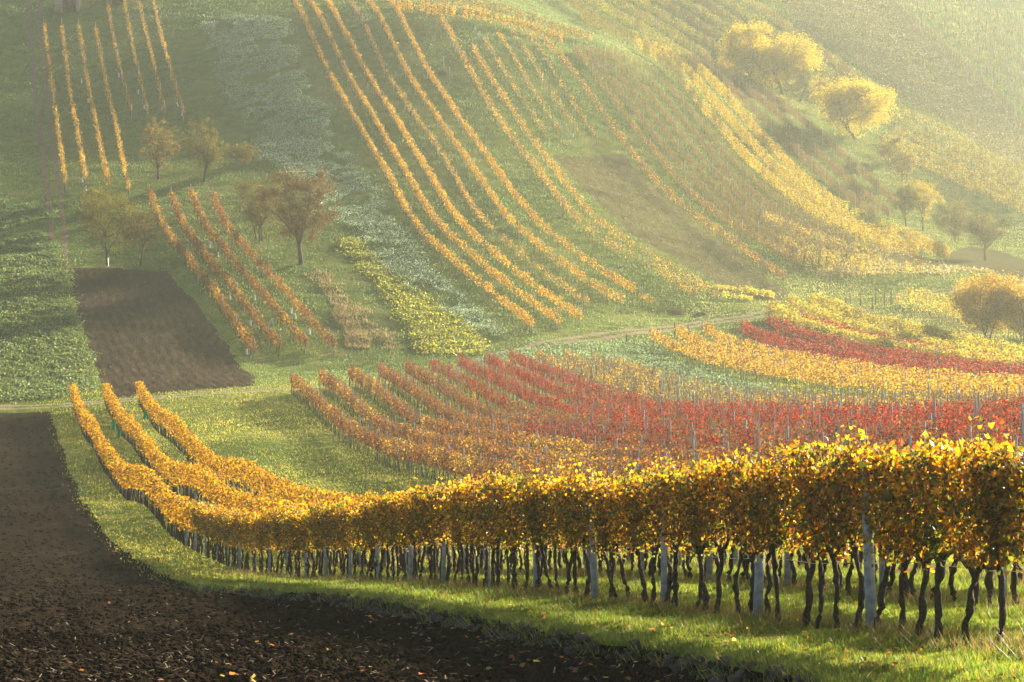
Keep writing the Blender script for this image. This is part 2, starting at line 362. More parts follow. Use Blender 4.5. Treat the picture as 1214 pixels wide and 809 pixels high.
#@@GROUND_END
# ------------------------------------------------------------------ far vine rows
ORD = ['first', 'second', 'third', 'fourth', 'fifth', 'sixth', 'seventh', 'eighth', 'ninth', 'tenth', 'eleventh', 'twelfth', 'thirteenth', 'fourteenth', 'fifteenth', 'sixteenth']
GOLD = [(0.56, 0.30, 0.02), (0.64, 0.39, 0.04), (0.40, 0.18, 0.018), (0.22, 0.16, 0.03)]
AMBER = [(0.48, 0.26, 0.03), (0.36, 0.18, 0.03), (0.52, 0.32, 0.04), (0.20, 0.13, 0.03)]
RUST = [(0.24, 0.10, 0.012), (0.14, 0.062, 0.012), (0.30, 0.15, 0.016), (0.11, 0.065, 0.014), (0.20, 0.05, 0.010)]
RED = [(0.31, 0.010, 0.006), (0.20, 0.008, 0.006), (0.36, 0.05, 0.010), (0.13, 0.014, 0.008)]
LEMON = [(0.50, 0.38, 0.035), (0.37, 0.31, 0.03), (0.54, 0.38, 0.05), (0.22, 0.21, 0.03)]
BROWN = [(0.13, 0.08, 0.03), (0.17, 0.10, 0.035), (0.10, 0.075, 0.025), (0.22, 0.14, 0.04)]
TANROW = [(0.20, 0.12, 0.04), (0.15, 0.085, 0.035)]
DULL = [(0.17, 0.15, 0.03), (0.11, 0.11, 0.025), (0.24, 0.19, 0.035), (0.19, 0.13, 0.035)]
def post_mesh(h, r, mat, nm):
    b = MB(); b.box((0, 0, h / 2 - 0.15), (r, r, h / 2 + 0.15), taper=0.86)
    b.box((0, 0, h + 0.001), (r * 0.8, r * 0.8, 0.02), taper=0.5)
    return b.mesh(nm, mat)
PM_far = post_mesh(2.1, 0.036, M_rowpost, 'post'); PM_tall = post_mesh(2.8, 0.065, M_conc, 'post')
def resample(line, step):
    line = np.asarray(line, float); s = np.concatenate([[0], np.cumsum(np.hypot(*np.diff(line[:, :2], axis=0).T))])
    q = np.arange(0, s[-1], step); return np.stack([np.interp(q, s, line[:, 0]), np.interp(q, s, line[:, 1])], 1), s[-1]
def smooth_line(line, it=2):
    line = np.asarray(line, float)[:, :2]
    p, L = resample(line, 2.0)
    if len(p) < 6: return p
    for _ in range(it * 6):
        p[1:-1] = 0.25 * p[:-2] + 0.5 * p[1:-1] + 0.25 * p[2:]
    return p
def vine_row(line, label, group, pal, wts=None, dens=50, h=(0.75, 2.0), lat=0.16, size=0.19, sparse=0.2, stems=0.9, canes=2.5, post=5.0, pm=None, pal2=None, name='vine_row', clump=0.5, stem_r=0.028):
    line = np.asarray(line, float)[:, :2]; p, L = resample(line, 0.5)
    if len(p) < 3: return None
    cum = np.arange(len(p)) * 0.5
    def on(s): return np.interp(s, cum, p[:, 0]), np.interp(s, cum, p[:, 1])
    x0, y0 = p[0]; o = np.array([x0, y0, float(ground_z(x0, y0))])
    r = root(name, o, label, 'vine row', group)
    tan = np.array([p[-1] - p[0]])[0]; tan = tan / np.linalg.norm(tan); nx, ny = -tan[1], tan[0]
    # leaves: each vine has its own vigour and tint
    n = int(L * dens * 1.8); size = size * 0.76; s = rng.random(n) * L; vi = (s / 0.9).astype(int); nv = vi.max() + 1
    vig = np.clip(rng.beta(2.2, 1.3, nv) * (1.15 - sparse) + 0.15 * (1 - sparse), 0, 1); vig[rng.random(nv) < sparse * 0.35] *= 0.12
    patch = fbm(np.arange(nv) * 0.9 + x0 * 3, np.full(nv, y0), 14, 2) ; vig = np.clip(vig + patch * sparse * 2.2, 0.03, 1)
    k = rng.random(n) < vig[vi]; s = s[k]; vi = vi[k]; n = len(s)
    if n < 5: n = 5; s = rng.random(5) * L; vi = np.zeros(5, int)
    s = s + (((vi + 0.5) * 0.9) - s) * clump * rng.random(n)
    x, y = on(s); l = rng.normal(0, lat, n); top = h[1] + (rng.random(nv)[vi] - 0.6) * 0.35
    z = h[0] + (top - h[0]) * rng.beta(1.5, 1.15, n)
    pos = np.stack([x + nx * l - o[0], y + ny * l - o[1], ground_z(x, y) + z - o[2]], 1)
    nrm = rng.normal(size=(n, 3)) + (np.stack([nx * l, ny * l, 0.8 * (z - (h[0] + h[1]) / 2)], 1) / lat) * 0.6; nrm[:, 2] += 0.4; tip = rng.normal(size=(n, 3)) * 0.6 + np.array([0, 0, -1.0])
    c = pick(pal, n, wts)
    if pal2 is not None:
        pr = pal2[1] if len(pal2) == 2 else np.interp(np.arange(nv) / nv, [0.1, 0.55], [pal2[1], pal2[2]]); m2 = (np.clip(0.5 + 1.5 * fbm(np.arange(nv) * 0.9 + x0 * 5, np.full(nv, y0 + 9), 11, 2), 0, 1) * 0.6 + 0.4 * rng.random(nv) < pr * 1.0 + (pr - 0.5) * 0.25)[vi]; c = np.where(m2[:, None], pick(pal2[0], n), c)
    tint = 1 + 0.25 * (rng.random((nv, 1)) - 0.5); c = np.clip(c * tint[vi], 0, 0.9)
    v, f, cc = leaf_geo(pos, nrm, tip, size * (0.65 + 0.7 * rng.random(n)), c, False, 0.95)
    obj('foliage', np_mesh('foliage', v, f, M_rowleaf, cc), r)
    # thin trunks, one to a vine, and the bare shoots among the leaves
    ns = max(1, int(L / stems)); ss = (np.arange(ns) + 0.5) * stems + rng.normal(0, 0.08, ns); x, y = on(ss)
    b = np.stack([x - o[0], y - o[1], ground_z(x, y) - o[2] - 0.05], 1)
    m1 = b + np.concatenate([rng.normal(0, 0.07, (ns, 2)), np.full((ns, 1), h[0] * 0.6)], 1)
    t1 = m1 + np.concatenate([rng.normal(0, 0.05, (ns, 2)), np.full((ns, 1), h[0] * 0.55 + 0.1)], 1)
    vs, fs = prisms([b, m1, t1], [stem_r * 1.3, stem_r, stem_r * 0.8])
    me = np_mesh('trunk_line', vs, [fs], M_vinewood)
    st = tag(obj('trunk_line', me, r), kind='stuff')
    nc_ = int(L * canes)
    if nc_ > 3:
        sc = rng.random(nc_) * L; x, y = on(sc); hh = h[1] - h[0]
        b = np.stack([x - o[0], y - o[1], ground_z(x, y) - o[2] + h[0] * 0.9 + rng.random(nc_) * 0.2], 1)
        t1 = b + np.stack([rng.normal(0, 0.12, nc_), rng.normal(0, 0.12, nc_), hh * (0.55 + 0.5 * rng.random(nc_))], 1)
        vs, fs = prisms([b, (b + t1) / 2 + rng.normal(0, 0.04, (nc_, 3)), t1], [0.013, 0.011, 0.007])
        tag(obj('cane_growth', np_mesh('cane_growth', vs, [fs], M_cane), r), kind='stuff')
    if post:
        pp = list(np.arange(0.05, L - 0.8, post)) + [L - 0.55]
        for q in pp:
            px_, py_ = on(q); e = obj('post', pm or PM_far, r)
            e.location = (px_ - o[0], py_ - o[1], float(ground_z(px_, py_)) - o[2]); e.rotation_euler = (random.gauss(0, 0.03), random.gauss(0, 0.03), random.random() * 0.3)
            e.scale = (1, 1, 0.95 + 0.12 * random.random())
    return r
def prisms(rings, rad, sides=3):
    n = len(rings[0]); k = len(rings); th = np.arange(sides) * 2 * math.pi / sides
    off = np.stack([np.cos(th), np.sin(th), np.zeros(sides)], 1)
    v = np.stack([rg[:, None, :] + off[None] * rr for rg, rr in zip(rings, rad)], 1)           # n,k,sides,3
    base = np.arange(n)[:, None, None] * k * sides; i = np.arange(k - 1)[None, :, None] * sides; j = np.arange(sides)[None, None, :]; jn = (j + 1) % sides
    q = np.stack([base + i + j, base + i + jn, base + i + sides + jn, base + i + sides + j], -1).reshape(-1, 4)
    return v.reshape(-1, 3), q
def traced(pts, up=1.25):
    return smooth_line([foot_of(a, b, up)[:2] for a, b in pts])
def straight(px, py, slope=0.185, dmin=60, ulim=0.26):
    x0, d0, _ = ground_at(px, py); d = np.arange(d0, dmin, -1.0); x = x0 + slope * (d0 - d); k = x < ulim * d
    return np.stack([x[k], d[k]], 1)

# block A: four rows beside the dirt track
A = [[(52,28),(61,95),(69,152),(79,223)], [(73,30),(83,108),(93,162),(102,211)], [(93,30),(103,91),(113,142),(129,216)], [(113,32),(126.7,101),(138.5,152),(154,226)]]
for i, t in enumerate(A):
    vine_row(traced(t), f'golden vine row on the upper slope, {ORD[i]} one away from the dirt track', 'four golden rows beside the hill track', GOLD, dens=55, sparse=0.25, lat=0.14, h=(0.7, 1.75), post=7)
B = [[(122,-18),(126.7,0),(137,57),(148.6,105),(157,136)], [(143,-18),(147,0),(160.5,67.6),(175.7,135)], [(160,-18),(164,0),(179,61),(197,136)], [(178,-18),(182,0),(194,54),(206,94.6),(219,137)]]
for i, t in enumerate(B):
    vine_row(traced(t), f'amber vine row ending above the round orchard trees, {ORD[i]} from the left', 'four amber rows above the orchard trees', AMBER, dens=42, sparse=0.45, lat=0.13, h=(0.7, 1.7), post=7)
CR = [[(177,226),(192.6,267),(216,297),(243,331),(277,378),(306,416)], [(203,230),(216,263),(243,304),(274,338),(304,378),(338,413)],
      [(226,226),(243,267),(270,300.5),(304,341),(338,378),(370,413)], [(252,230),(265,263),(290.5,294),(324,327.5),(361,371.5),(401,410)]]
for i, t in enumerate(CR):
    vine_row(traced(t), f'rust and gold vine row, {ORD[i]} one right of the dark ploughed plot', 'four rust rows beside the ploughed plot', RUST, dens=75, sparse=0.2, lat=0.2, h=(0.72, 1.9), size=0.2, post=6, canes=8, stem_r=0.04, pal2=([tuple(0.8 * q for q in c_) for c_ in GOLD], 0.45))
DR = [
 [(343,-12),(350,2),(355.7,12),(364.6,27.7),(370.5,45.5),(379.4,67),(391,89),(402,108.7),(413,128.5),(431,156),(444,180),(455.7,199),(467.5,219),(479.4,245),(491,264.6),(507,284),(529,304),(554,322),(570,337),(589.5,351),(609,365),(635,384)],
 [(360,-12),(368.5,2),(377.4,16),(389,37.5),(395,53),(405,75),(415,93),(427,112.6),(440.7,134),(457.7,164),(469.5,183.6),(481.4,203),(493,223),(503,245),(519,266.6),(540.7,288),(562,306),(589.5,327.5),(617,349),(639,363),(665,381)],
 [(382,-12),(391,2),(396,15),(403,29.6),(415,49),(429,75),(440.7,97),(456.5,120.5),(474,148),(487,170),(499,189.5),(513,211),(525,233),(537,253),(552.5,272.5),(574,294),(599,312),(629,333.5),(657,355),(696,378)],
 [(405,-12),(416,2),(429,22),(439,45.5),(448.6,67),(460,91),(476,114.6),(492,136),(503,153),(515,168),(529,189.5),(542.6,211),(552.5,235),(568,257),(584,272.5),(602,290),(625,310),(657,329.5),(676.5,343),(700,361)],
 [(426,-12),(438,2),(452.5,24),(466,51),(476,73),(488,95),(504,118.6),(520,140),(540.7,172),(556.5,191.5),(572,215),(586,235),(600,258.7),(616,274.5),(653,304),(668.6,314),(692,329.5),(712,341.4),(740,358)],
 [(455,-12),(466,4),(474,18),(486,43.5),(498,67),(512,89),(527.6,114.6),(543,136),(556,156),(572,178),(588,199),(602,221),(618,241),(635.5,260.7),(651,276.5),(684,302),(704,314),(728,329.5),(747.6,341),(775,358)]]
for i, t in enumerate(DR):
    thin = i == 3
    vine_row(traced(t), f'long golden vine row curving down the grassy ridge, {ORD[i]} of six from the left', 'six long golden rows on the ridge', GOLD if not thin else AMBER, dens=50 if thin else 105, sparse=0.5 if thin else 0.24, lat=0.16, h=(0.85, 1.88), size=0.16, canes=5, post=6)
ER = [[(520,18),(535.5,41.5),(549,69),(558,83),(570,107),(579.6,122.5),(591.5,142),(600,157),(612,168),(627.6,187.5),(647,213),(658,230),(670,245),(689.5,266.6),(709,282),(729,296),(757,307),(782,318),(804,332),(833,350)],
      [(560,55),(570,73),(585.6,97),(600,119),(615,142),(624,156),(639.5,174),(653,193),(675.7,223),(689.5,243),(709,262.6),(733,282.4),(760.7,298),(790,310),(813.5,326),(839,340),(858,352)]]
for i, t in enumerate(ER):
    vine_row(traced(t), ['tawny vine row with grey posts along the right edge of the sunny grass lane', 'tawny vine row along the left edge of the brown tilled plot'][i], 'two tawny rows beside the tilled plot', AMBER, dens=55, sparse=0.35, lat=0.18, h=(0.7, 2.0), post=5)
SR = [[(575,48),(586,64),(597,79),(605,95),(619,116.6),(639,144),(648,160)], [(588,36),(599,47),(611,71),(627,95),(637,116.6),(653,138),(670,162)],
      [(606,35),(619,49),(629,69),(643,91),(655,112.6),(672.5,136),(692.5,164)], [(626,38),(637,49),(651,73),(660.7,91),(668.6,105),(688,134),(712,168)]]
for i, t in enumerate(SR):
    vine_row(traced(t), f'sparse orange vine row ending above the tilled plot, {ORD[i]} from the left', 'four sparse rows above the tilled plot', AMBER, dens=30, sparse=0.55, lat=0.13, h=(0.8, 1.85), post=4.5, pal2=(RUST, 0.3))
E7 = [(645,45),(657,55),(676.5,75),(688,95),(698,110.7),(720,138),(734,160),(749,179.6),(768.6,199),(780.4,215),(800,235),(818,249),(838,264.6),(870,286),(905,310),(932,327)]
E8 = [(680,55),(698,73),(708,89),(720,107),(745,140),(768.6,170),(788,191.5),(808,215),(838,243),(865,260.7),(900,283),(930,300),(955,316)]
Y1 = [(755,52),(774,62),(795.7,81),(815,103),(829,118.6),(843,138),(857,154),(872,172),(890,190),(903,203),(921,219),(945,237),(965,251),(996,266),(1028,280),(1058,296)]
def lerp_line(a, b, t):
    a, b = np.array(a, float), np.array(b, float)
    def ev(l, n=14):
        s = np.concatenate([[0], np.cumsum(np.hypot(*np.diff(l, axis=0).T))]); q = np.linspace(0, s[-1], n)
        return np.stack([np.interp(q, s, l[:, 0]), np.interp(q, s, l[:, 1])], 1)
    return ev(a) * (1 - t) + ev(b) * t
mid = [E7, E8] + [lerp_line(E8, [(740,58)] + Y1[2:] , t) for t in (0.16, 0.32, 0.48, 0.64, 0.82)]
for i, t in enumerate(mid):
    vine_row(traced(t), f'thin brown vine row on the hill shoulder, {ORD[i]} right of the tilled plot', 'thin brown rows on the hill shoulder', [BROWN + GOLD[:2], BROWN + GOLD[:1], BROWN, BROWN, BROWN, BROWN, DULL][i], dens=105, sparse=0.3, lat=0.15, h=(0.55, 1.8), size=0.16, post=7.5, canes=12, pal2=(AMBER, 0.15))
Y2 = [(690,18),(720,36),(752,47),(782,59),(809.5,81),(835,108),(859,132),(879,157),(897.7,177),(914,193),(935,212),(959,234),(981,247),(1005,262),(1038,280),(1068,290),(1095,298)]
Y3 = [(668,-5),(700,17),(725,33),(758,47),(795.7,63),(827,81),(853,105),(876.7,130),(899,158),(925,185),(943,202),(959,220),(981,237),(1008,253),(1034,264),(1068,275),(1097,288),(1128,304)]
for i, t in enumerate([Y1, Y2, Y3]):
    vine_row(traced(t), f'dense bright yellow vine row sweeping over the hill shoulder, {ORD[i]} from the bottom', 'three bright yellow rows on the hill shoulder', LEMON + GOLD[:1], dens=150, sparse=0.06, lat=0.20, h=(0.35, 2.25), size=0.2, post=9, pal2=(DULL, 0.75, 0.12))
for i, t in enumerate([[(905,257),(950,277),(1000,293),(1055,307)], [(925,287),(975,301),(1040,313)], [(945,304),(1000,314),(1070,318),(1120,314)]]):
    vine_row(traced(t), f'shaggy yellow vine row under the foot of the bright yellow rows, {ORD[i]} from above', 'shaggy yellow rows at the hill foot', LEMON + GOLD[:1], dens=120, sparse=0.3, lat=0.3, h=(0.3, 2.1), size=0.18, post=5, canes=6, pal2=(BROWN, 0.25))
KR = [[(470,6),(490,8),(510,11),(535,14),(565,18),(590,23),(615,29),(640,38),(668,44)], [(500,-6),(540,4),(575,9),(610,16),(640,24),(680,38),(715,48)]]
for i, t in enumerate(KR):
    vine_row(traced(t), ['orange vine row along the crest of the ridge above the sparse rows', 'red brown vine row just behind the orange crest row'][i], 'two rows along the ridge crest', [AMBER + GOLD, BROWN + AMBER][i], dens=150, sparse=0.12, lat=0.34, h=(0.3, 2.1), size=0.2, post=6)
Q = [[(820,66),(840,82),(870,108),(920,152),(960,192),(1000,228),(1045,257)], [(836,66),(862,85),(890,108),(940,152),(985,194),(1020,224),(1062,256)], [(856,76),(880,90),(905,107),(950,140),(990,174),(1030,208),(1065,240)]]
for i, t in enumerate(Q):
    vine_row(traced(t), f'dull brown vine row, {ORD[i]} one from the bright yellow rows towards the yellow trees', 'dull brown rows below the yellow trees', BROWN + TANROW, dens=170, sparse=0.12, lat=0.24, h=(0.4, 1.85), size=0.15, post=5, canes=8, pal2=(DULL, 0.4))
for i in range(8):
    x = 700 + i * 27; t = [(x - 30, -20), (x, 0), (x + 60, 30 + i * 1.5), (x + 125, 72 + i * 1.5)] + ([(x + 180, 112)] if i > 4 else [])
    if i > 4: t = [(x - 30, -20), (x, 2), (x + 60, 42), (x + 125, 88), (x + 185, 128)]
    vine_row(traced(t), f'hazy vine row on the far slope behind the yellow trees, {ORD[i]} from the left', 'hazy rows on the far slope', DULL + LEMON[1:2] if i % 2 else LEMON[1:2] + LEMON[3:] + DULL[2:3], dens=150, sparse=0.14, size=0.18, lat=0.26, h=(0.3, 2.1), post=8, pal2=(BROWN, 0.3))
for i in range(5):
    t = [(1042 + i * 8, 172 - i * 10), (1075 + i * 6, 182 - i * 10), (1110 + i * 4, 199 - i * 11), (1150, 218 - i * 11), (1190, 236 - i * 11), (1225, 250 - i * 11)]
    vine_row(traced(t), f'misty vine row right of the round yellow tree, {ORD[i]} from below', 'misty rows right of the round yellow tree', BROWN[:1] + DULL + LEMON[:2], dens=190, sparse=0.2, lat=0.2, size=0.18, h=(0.6, 1.9), post=4)
for i in range(6):
    t = [(1052 + i * 27, -8), (1080 + i * 22, 14 - i * 2), (1130 + i * 16, 62 - i * 9), (1170 + i * 12, 100 - i * 13), (1222, 150 - i * 20)]
    if i == 5: t = t[:2] + [(1222, 44)]
    vine_row(traced(t), f'almost bare vine row of tall white posts, {ORD[i]} one above the stubble field', 'bare rows of tall white posts', BROWN, dens=14, sparse=0.5, lat=0.15, h=(0.6, 1.9), post=3.6, pm=PM_tall)

# the red and orange block on the valley floor
GE = [(345,467),(379,463),(414,459),(449,456),(481,453),(512,449),(543,445),(574,441),(605,438),(637,436),(668,437),(702,438)]
for i, (a, b) in enumerate(GE):
    colr = [(0.36, 0.135, 0.016), (0.25, 0.09, 0.014), (0.42, 0.20, 0.02), (0.15, 0.08, 0.018), (0.30, 0.05, 0.013)] if i < 5 else (RED if i < 9 else GOLD)
    nm = f'rust orange vine row on the valley floor, {ORD[i]} of five from the left' if i < 5 else (
         f'crimson vine row on the valley floor, {ORD[i-5]} one behind the rust orange rows' if i < 9 else f'thin golden vine row, {ORD[i-9]} one behind the crimson rows of the valley')
    g = ['rust orange rows on the valley floor', 'crimson rows on the valley floor', 'thin golden rows behind the crimson rows'][0 if i < 5 else 1 if i < 9 else 2]
    ln = straight(a, b, 0.185, 62)
    vine_row(ln, nm, g, colr, dens=(88 if i < 5 else 110 if i < 9 else 50), sparse=(0.28 if i < 9 else 0.5), lat=0.15, h=(0.75, 1.9), size=0.135, post=4.6, canes=(30 if i < 5 else 14), pal2=((GOLD, 0.42) if i < 3 else (RED, 0.05, 0.65) if i < 5 else (RUST, 0.5 if i == 5 else 0.2) if i < 9 else (BROWN, 0.4)))
HE = [(772,411),(802,407),(834,403)]
for i, (a, b) in enumerate(HE):
    vine_row(straight(a, b, 0.185, 130), f'clear yellow vine row on bare thin trunks, {ORD[i]} from the clover hollow', 'clear yellow rows below the dirt path', GOLD, dens=85, sparse=0.25, lat=0.2, h=(0.85, 2.0), size=0.19, post=4.6, canes=1.5, stem_r=0.022)
for i, (a, b) in enumerate([(880,404),(912,397),(948,392)]):
    vine_row(straight(a, b, 0.185, 140), f'scarlet vine row in the right valley, {ORD[i]} one behind the clear yellow rows', 'scarlet rows in the right valley', RED, dens=110, sparse=0.15, lat=0.24, h=(0.7, 2.1), size=0.2, post=5, pal2=(RUST, 0.15))
for i, (a, b) in enumerate([(912,380),(936,374),(962,369)]):
    vine_row(straight(a, b, 0.185, 150), f'leafy green gold vine row with low foliage, {ORD[i]} one behind the scarlet rows', 'leafy green gold rows in the right valley', LEMON, dens=240, sparse=0.03, lat=0.34, h=(0.1, 2.15), size=0.2, post=9, pal2=(DULL, 0.35))
for i, t in enumerate([[(1063,354),(1090,358),(1120,364),(1160,374),(1220,392)], [(1075,347),(1110,352),(1150,360),(1220,374)]]):
    vine_row(traced(t), ['yellow vine row ending left of the bushy gold trees', 'fainter yellow vine row just behind the one by the bushy gold trees'][i], 'two yellow rows by the bushy gold trees', LEMON, dens=85, sparse=0.25, lat=0.25, h=(0.5, 1.9), post=4)
vine_row(traced([(848,340),(870,340),(900,346),(925,352)], 0.4), 'low pale green crop row at the foot of the tilled plot', None, LEMON, dens=120, sparse=0.2, lat=0.6, h=(0.05, 0.7), post=None, canes=0, name='vine_row')
vine_row(traced([(855,348),(880,350),(905,355)], 0.4), 'lower of the low pale green crop rows under the tilled plot', None, LEMON, dens=120, sparse=0.2, lat=0.6, h=(0.05, 0.7), post=None, canes=0, name='vine_row')

# ------------------------------------------------------------------ the three golden rows in front
SLOPE, A0, SPC = 0.2228, 10.24, 2.715
RDIR = math.atan2(1, -SLOPE)
FG = [(0.44, 0.225, 0.007), (0.55, 0.32, 0.012), (0.33, 0.125, 0.007), (0.13, 0.13, 0.014), (0.065, 0.085, 0.011), (0.15, 0.05, 0.012)]
def vine_variant(seed, N=1850):
    r = np.random.default_rng(seed)
    # trunk: crooked, thick-headed
    lean = r.normal(0, 0.17); n = 15; t = np.linspace(0, 1, n); H = 0.86 + r.normal(0, 0.05)
    wob = np.cumsum(r.normal(0, 0.019, n)); wob2 = np.cumsum(r.normal(0, 0.011, n)); amp = r.uniform(0.03, 0.085)
    pts = np.stack([lean * t + wob + amp * np.sin(t * 5 + seed), wob2, -0.08 + t * (H + 0.08)], 1)
    rad = 0.031 * (1.25 - 0.45 * t + 0.5 * np.maximum(t - 0.8, 0) * 3) * (1 + 0.20 * r.normal(size=n)) * r.uniform(0.8, 1.25); rad[0] *= 1.35
    b = MB(); b.tube(pts, np.clip(rad, 0.02, 0.09), 8); b.v[-1] = b.v[-1] + r.normal(0, 0.0045, b.v[-1].shape)
    head = pts[-1]; cs = MB(); starts = []
    for sgn in ([-1, 1] if r.random() < 0.7 else [1]):
        m = 5; q = np.linspace(0, 1, m); arm = head + np.stack([sgn * 0.42 * q, r.normal(0, 0.02, m), 0.16 * q ** 0.6 + r.normal(0, 0.015, m)], 1); arm[0] = head - (0, 0, 0.03)
        b.tube(arm, np.linspace(0.034, 0.016, m), 6); starts += list(arm[1:])
    starts += [head] * 3
    leafp = []
    for k in range(22):
        s0 = starts[r.integers(len(starts))]; e = s0 + np.array([r.normal(0, 0.16), r.normal(0, 0.13), r.uniform(0.85, 1.25)])
        e[2] = min(e[2], 2.02 + r.normal(0, 0.08)); m = 5; q = np.linspace(0, 1, m)[:, None]
        c = s0 * (1 - q) + e * q + r.normal(0, 0.03, (m, 3)) * (q * (1 - q) * 4)
        if r.random() < 0.35: c[-1] += (r.normal(0, 0.15), r.normal(0, 0.2), -0.12)
        cs.tube(c, np.linspace(0.0085, 0.004, m), 3); leafp.append(c)
    zb = r.uniform(0.70, 0.95); zt = r.uniform(1.84, 2.08); wv = np.array([0.30, 0.22, 0.20, 0.12, 0.09, 0.07]) * r.uniform(0.35, 1.9, 6); wv = wv / wv.sum()
    pos = []
    for k in range(N):
        if r.random() < 0.5:
            c = leafp[r.integers(len(leafp))]; q = r.uniform(0.05, 1) * 3.99; i = int(q); pp = c[i] * (1 - (q - i)) + c[i + 1] * (q - i) + r.normal(0, 0.06, 3)
        else:
            pp = np.array([r.uniform(-0.46, 0.46), r.normal(0, 0.15), zb + (zt - zb) * r.beta(1.55, 1.05)])
        pos.append(pp)
    pos = np.array(pos); pos[:, 2] = np.maximum(pos[:, 2], zb - 0.12 * r.random(len(pos)) ** 2); n = len(pos)
    out_ = np.sign(pos[:, 1:2]) * np.array([[0, 1.0, 0]]); nrm = r.normal(size=(n, 3)) * 0.8 + out_ * 0.8 + np.array([0, 0, 0.35])
    tip = r.normal(size=(n, 3)) * 0.5 + np.array([0, 0, -1.0])
    hgt = (pos[:, 2] - 0.8) / 1.25
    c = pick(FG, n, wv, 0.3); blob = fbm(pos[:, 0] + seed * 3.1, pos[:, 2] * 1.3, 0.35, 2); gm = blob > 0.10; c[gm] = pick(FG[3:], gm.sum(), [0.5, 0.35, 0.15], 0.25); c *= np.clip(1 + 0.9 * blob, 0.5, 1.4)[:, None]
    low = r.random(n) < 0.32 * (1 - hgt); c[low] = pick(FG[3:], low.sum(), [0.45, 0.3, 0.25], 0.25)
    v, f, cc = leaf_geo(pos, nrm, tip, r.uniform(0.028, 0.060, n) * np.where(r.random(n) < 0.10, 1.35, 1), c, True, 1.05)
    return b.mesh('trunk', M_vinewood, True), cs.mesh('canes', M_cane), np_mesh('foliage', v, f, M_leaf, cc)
VAR = [vine_variant(100 + k) for k in range(18)]; THIN = [vine_variant(300 + k, 1000) for k in range(6)]
PM_near = [post_mesh(1.72 + 0.05 * k, 0.044 + 0.004 * k, M_conc, 'concrete_post') for k in range(3)]
LAST = (104, 75, 73)
count = ['first', 'second', 'third', 'fourth', 'fifth', 'sixth']
rown = ['nearest row', 'middle golden row', 'farther golden row']
rest = []
for k in range(3):
    a = A0 + SPC * k; post_d = 28.0 - k * 1.1
    posts_d = [post_d + 4.05 * j for j in range(0 if k == 0 else -1, 46)]
    for j, d in enumerate(posts_d):
        if d > 208: break
        if a - SLOPE * d > 0.235 * d: continue
        x = a - SLOPE * d + random.gauss(0, 0.03); o = obj('concrete_post', PM_near[random.randrange(3)])
        o.location = (x, d, float(ground_z(x, d))); o.rotation_euler = (random.gauss(0, 0.035), random.gauss(0, 0.045), RDIR + random.gauss(0, 0.15))
        side = ['facing the ploughed field', 'just behind the nearest row', 'by the green meadow'][k]
        nth = j if j > 0 else 0
        tag(o, (f'pale grey concrete post in the {rown[k]}, {ORD[min(j + (1 if k == 0 else 0), 16) - 1]} from the right' if j > 0 or k == 0 else f'pale grey concrete post cut off by the right edge in the {rown[k]}'), 'post', f'concrete posts of the {rown[k]}')
    d = 22.6 - k * 0.3; i = 0
    while d < 209:
        x = a - SLOPE * d
        if x < 0.235 * d:
            if d < LAST[k]:
                pool = VAR if k == 0 else THIN; tv = pool[random.randrange(len(pool))]; xx = x + random.gauss(0, 0.03)
                pj = int((d - post_d) // 4.05); nj = int(((d - post_d) % 4.05) / 0.676)
                if d < post_d: lb = f'golden grapevine right of the last concrete post of the {rown[k]}, {count[min(5, i)]} one'
                elif d < 100: lb = f'golden grapevine in the {rown[k]}, {count[min(nj, 5)]} left of its {ORD[pj] if pj < 16 else "last"} concrete post'
                else: lb = f'small distant golden grapevine where the {rown[k]} runs down into the hollow'
                g = root('grapevine', (xx, d, float(ground_z(xx, d)) - 0.01), lb, 'grapevine', f'golden grapevines of the {rown[k]}', RDIR + (math.pi if random.random() < 0.5 else 0))
                s = random.uniform(0.94, 1.07) * (1.0 if k == 0 or d > 95 else 0.88) * (1 + 0.05 * max(0, min(1, (42 - d) / 15))); g.scale = (1.0, random.uniform(0.9, 1.15), s)
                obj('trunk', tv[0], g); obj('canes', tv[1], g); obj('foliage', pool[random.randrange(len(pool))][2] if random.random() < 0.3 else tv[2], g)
            else: rest.append((x, d))
        d += 0.645 + random.gauss(0, 0.06); i += 1
for k in range(3):
    a = A0 + SPC * k; dd_ = np.arange(24 + k, 110, 1.0); b = MB(); xx = a - SLOPE * dd_ + 0.05
    b.tube(np.stack([xx, dd_, ground_z(xx, dd_) + 0.80 + 0.012 * np.sin(dd_)], 1), 0.0035, 4)
    tag(obj('trellis_wire', b.mesh('trellis_wire', M_rowpost)), f'thin lower trellis wire strung between the concrete posts of the {rown[k]}', 'wire')
# the far ends of the same rows, too many to tell apart: one mass
mb = MB(); pos = []
for x, d in rest:
    z = float(ground_z(x, d)); b0 = np.array([x, d, z - 0.05]); t0 = b0 + (random.gauss(0, .08), random.gauss(0, .08), 0.9)
    mb.tube([b0, (b0 + t0) / 2 + (random.gauss(0, .03), 0, 0), t0], [0.045, 0.035, 0.04], 4, (0.04, 0.03, 0.022))
    m = int(rng.integers(130, 230)); tp = 1.30 + 0.25 * rng.random(); lo = 0.66 + 0.25 * rng.random()
    pos.append(np.stack([x + rng.normal(0, .13, m), d + rng.uniform(-.42, .42, m), z + lo + (tp + 0.6 - lo) * rng.beta(1.4, 1.1, m)], 1))
pos = np.concatenate(pos); n = len(pos); nrm = rng.normal(size=(n, 3)); nrm[:, 2] += .3
v, f, cc = leaf_geo(pos, nrm, rng.normal(size=(n, 3)) * .5 + np.array([0, 0, -1.0]), rng.uniform(.075, .14, n), pick(FG, n, [0.32, 0.24, 0.22, 0.1, 0.05, 0.07]), False, 0.95)
mb.add(v, f, cc)
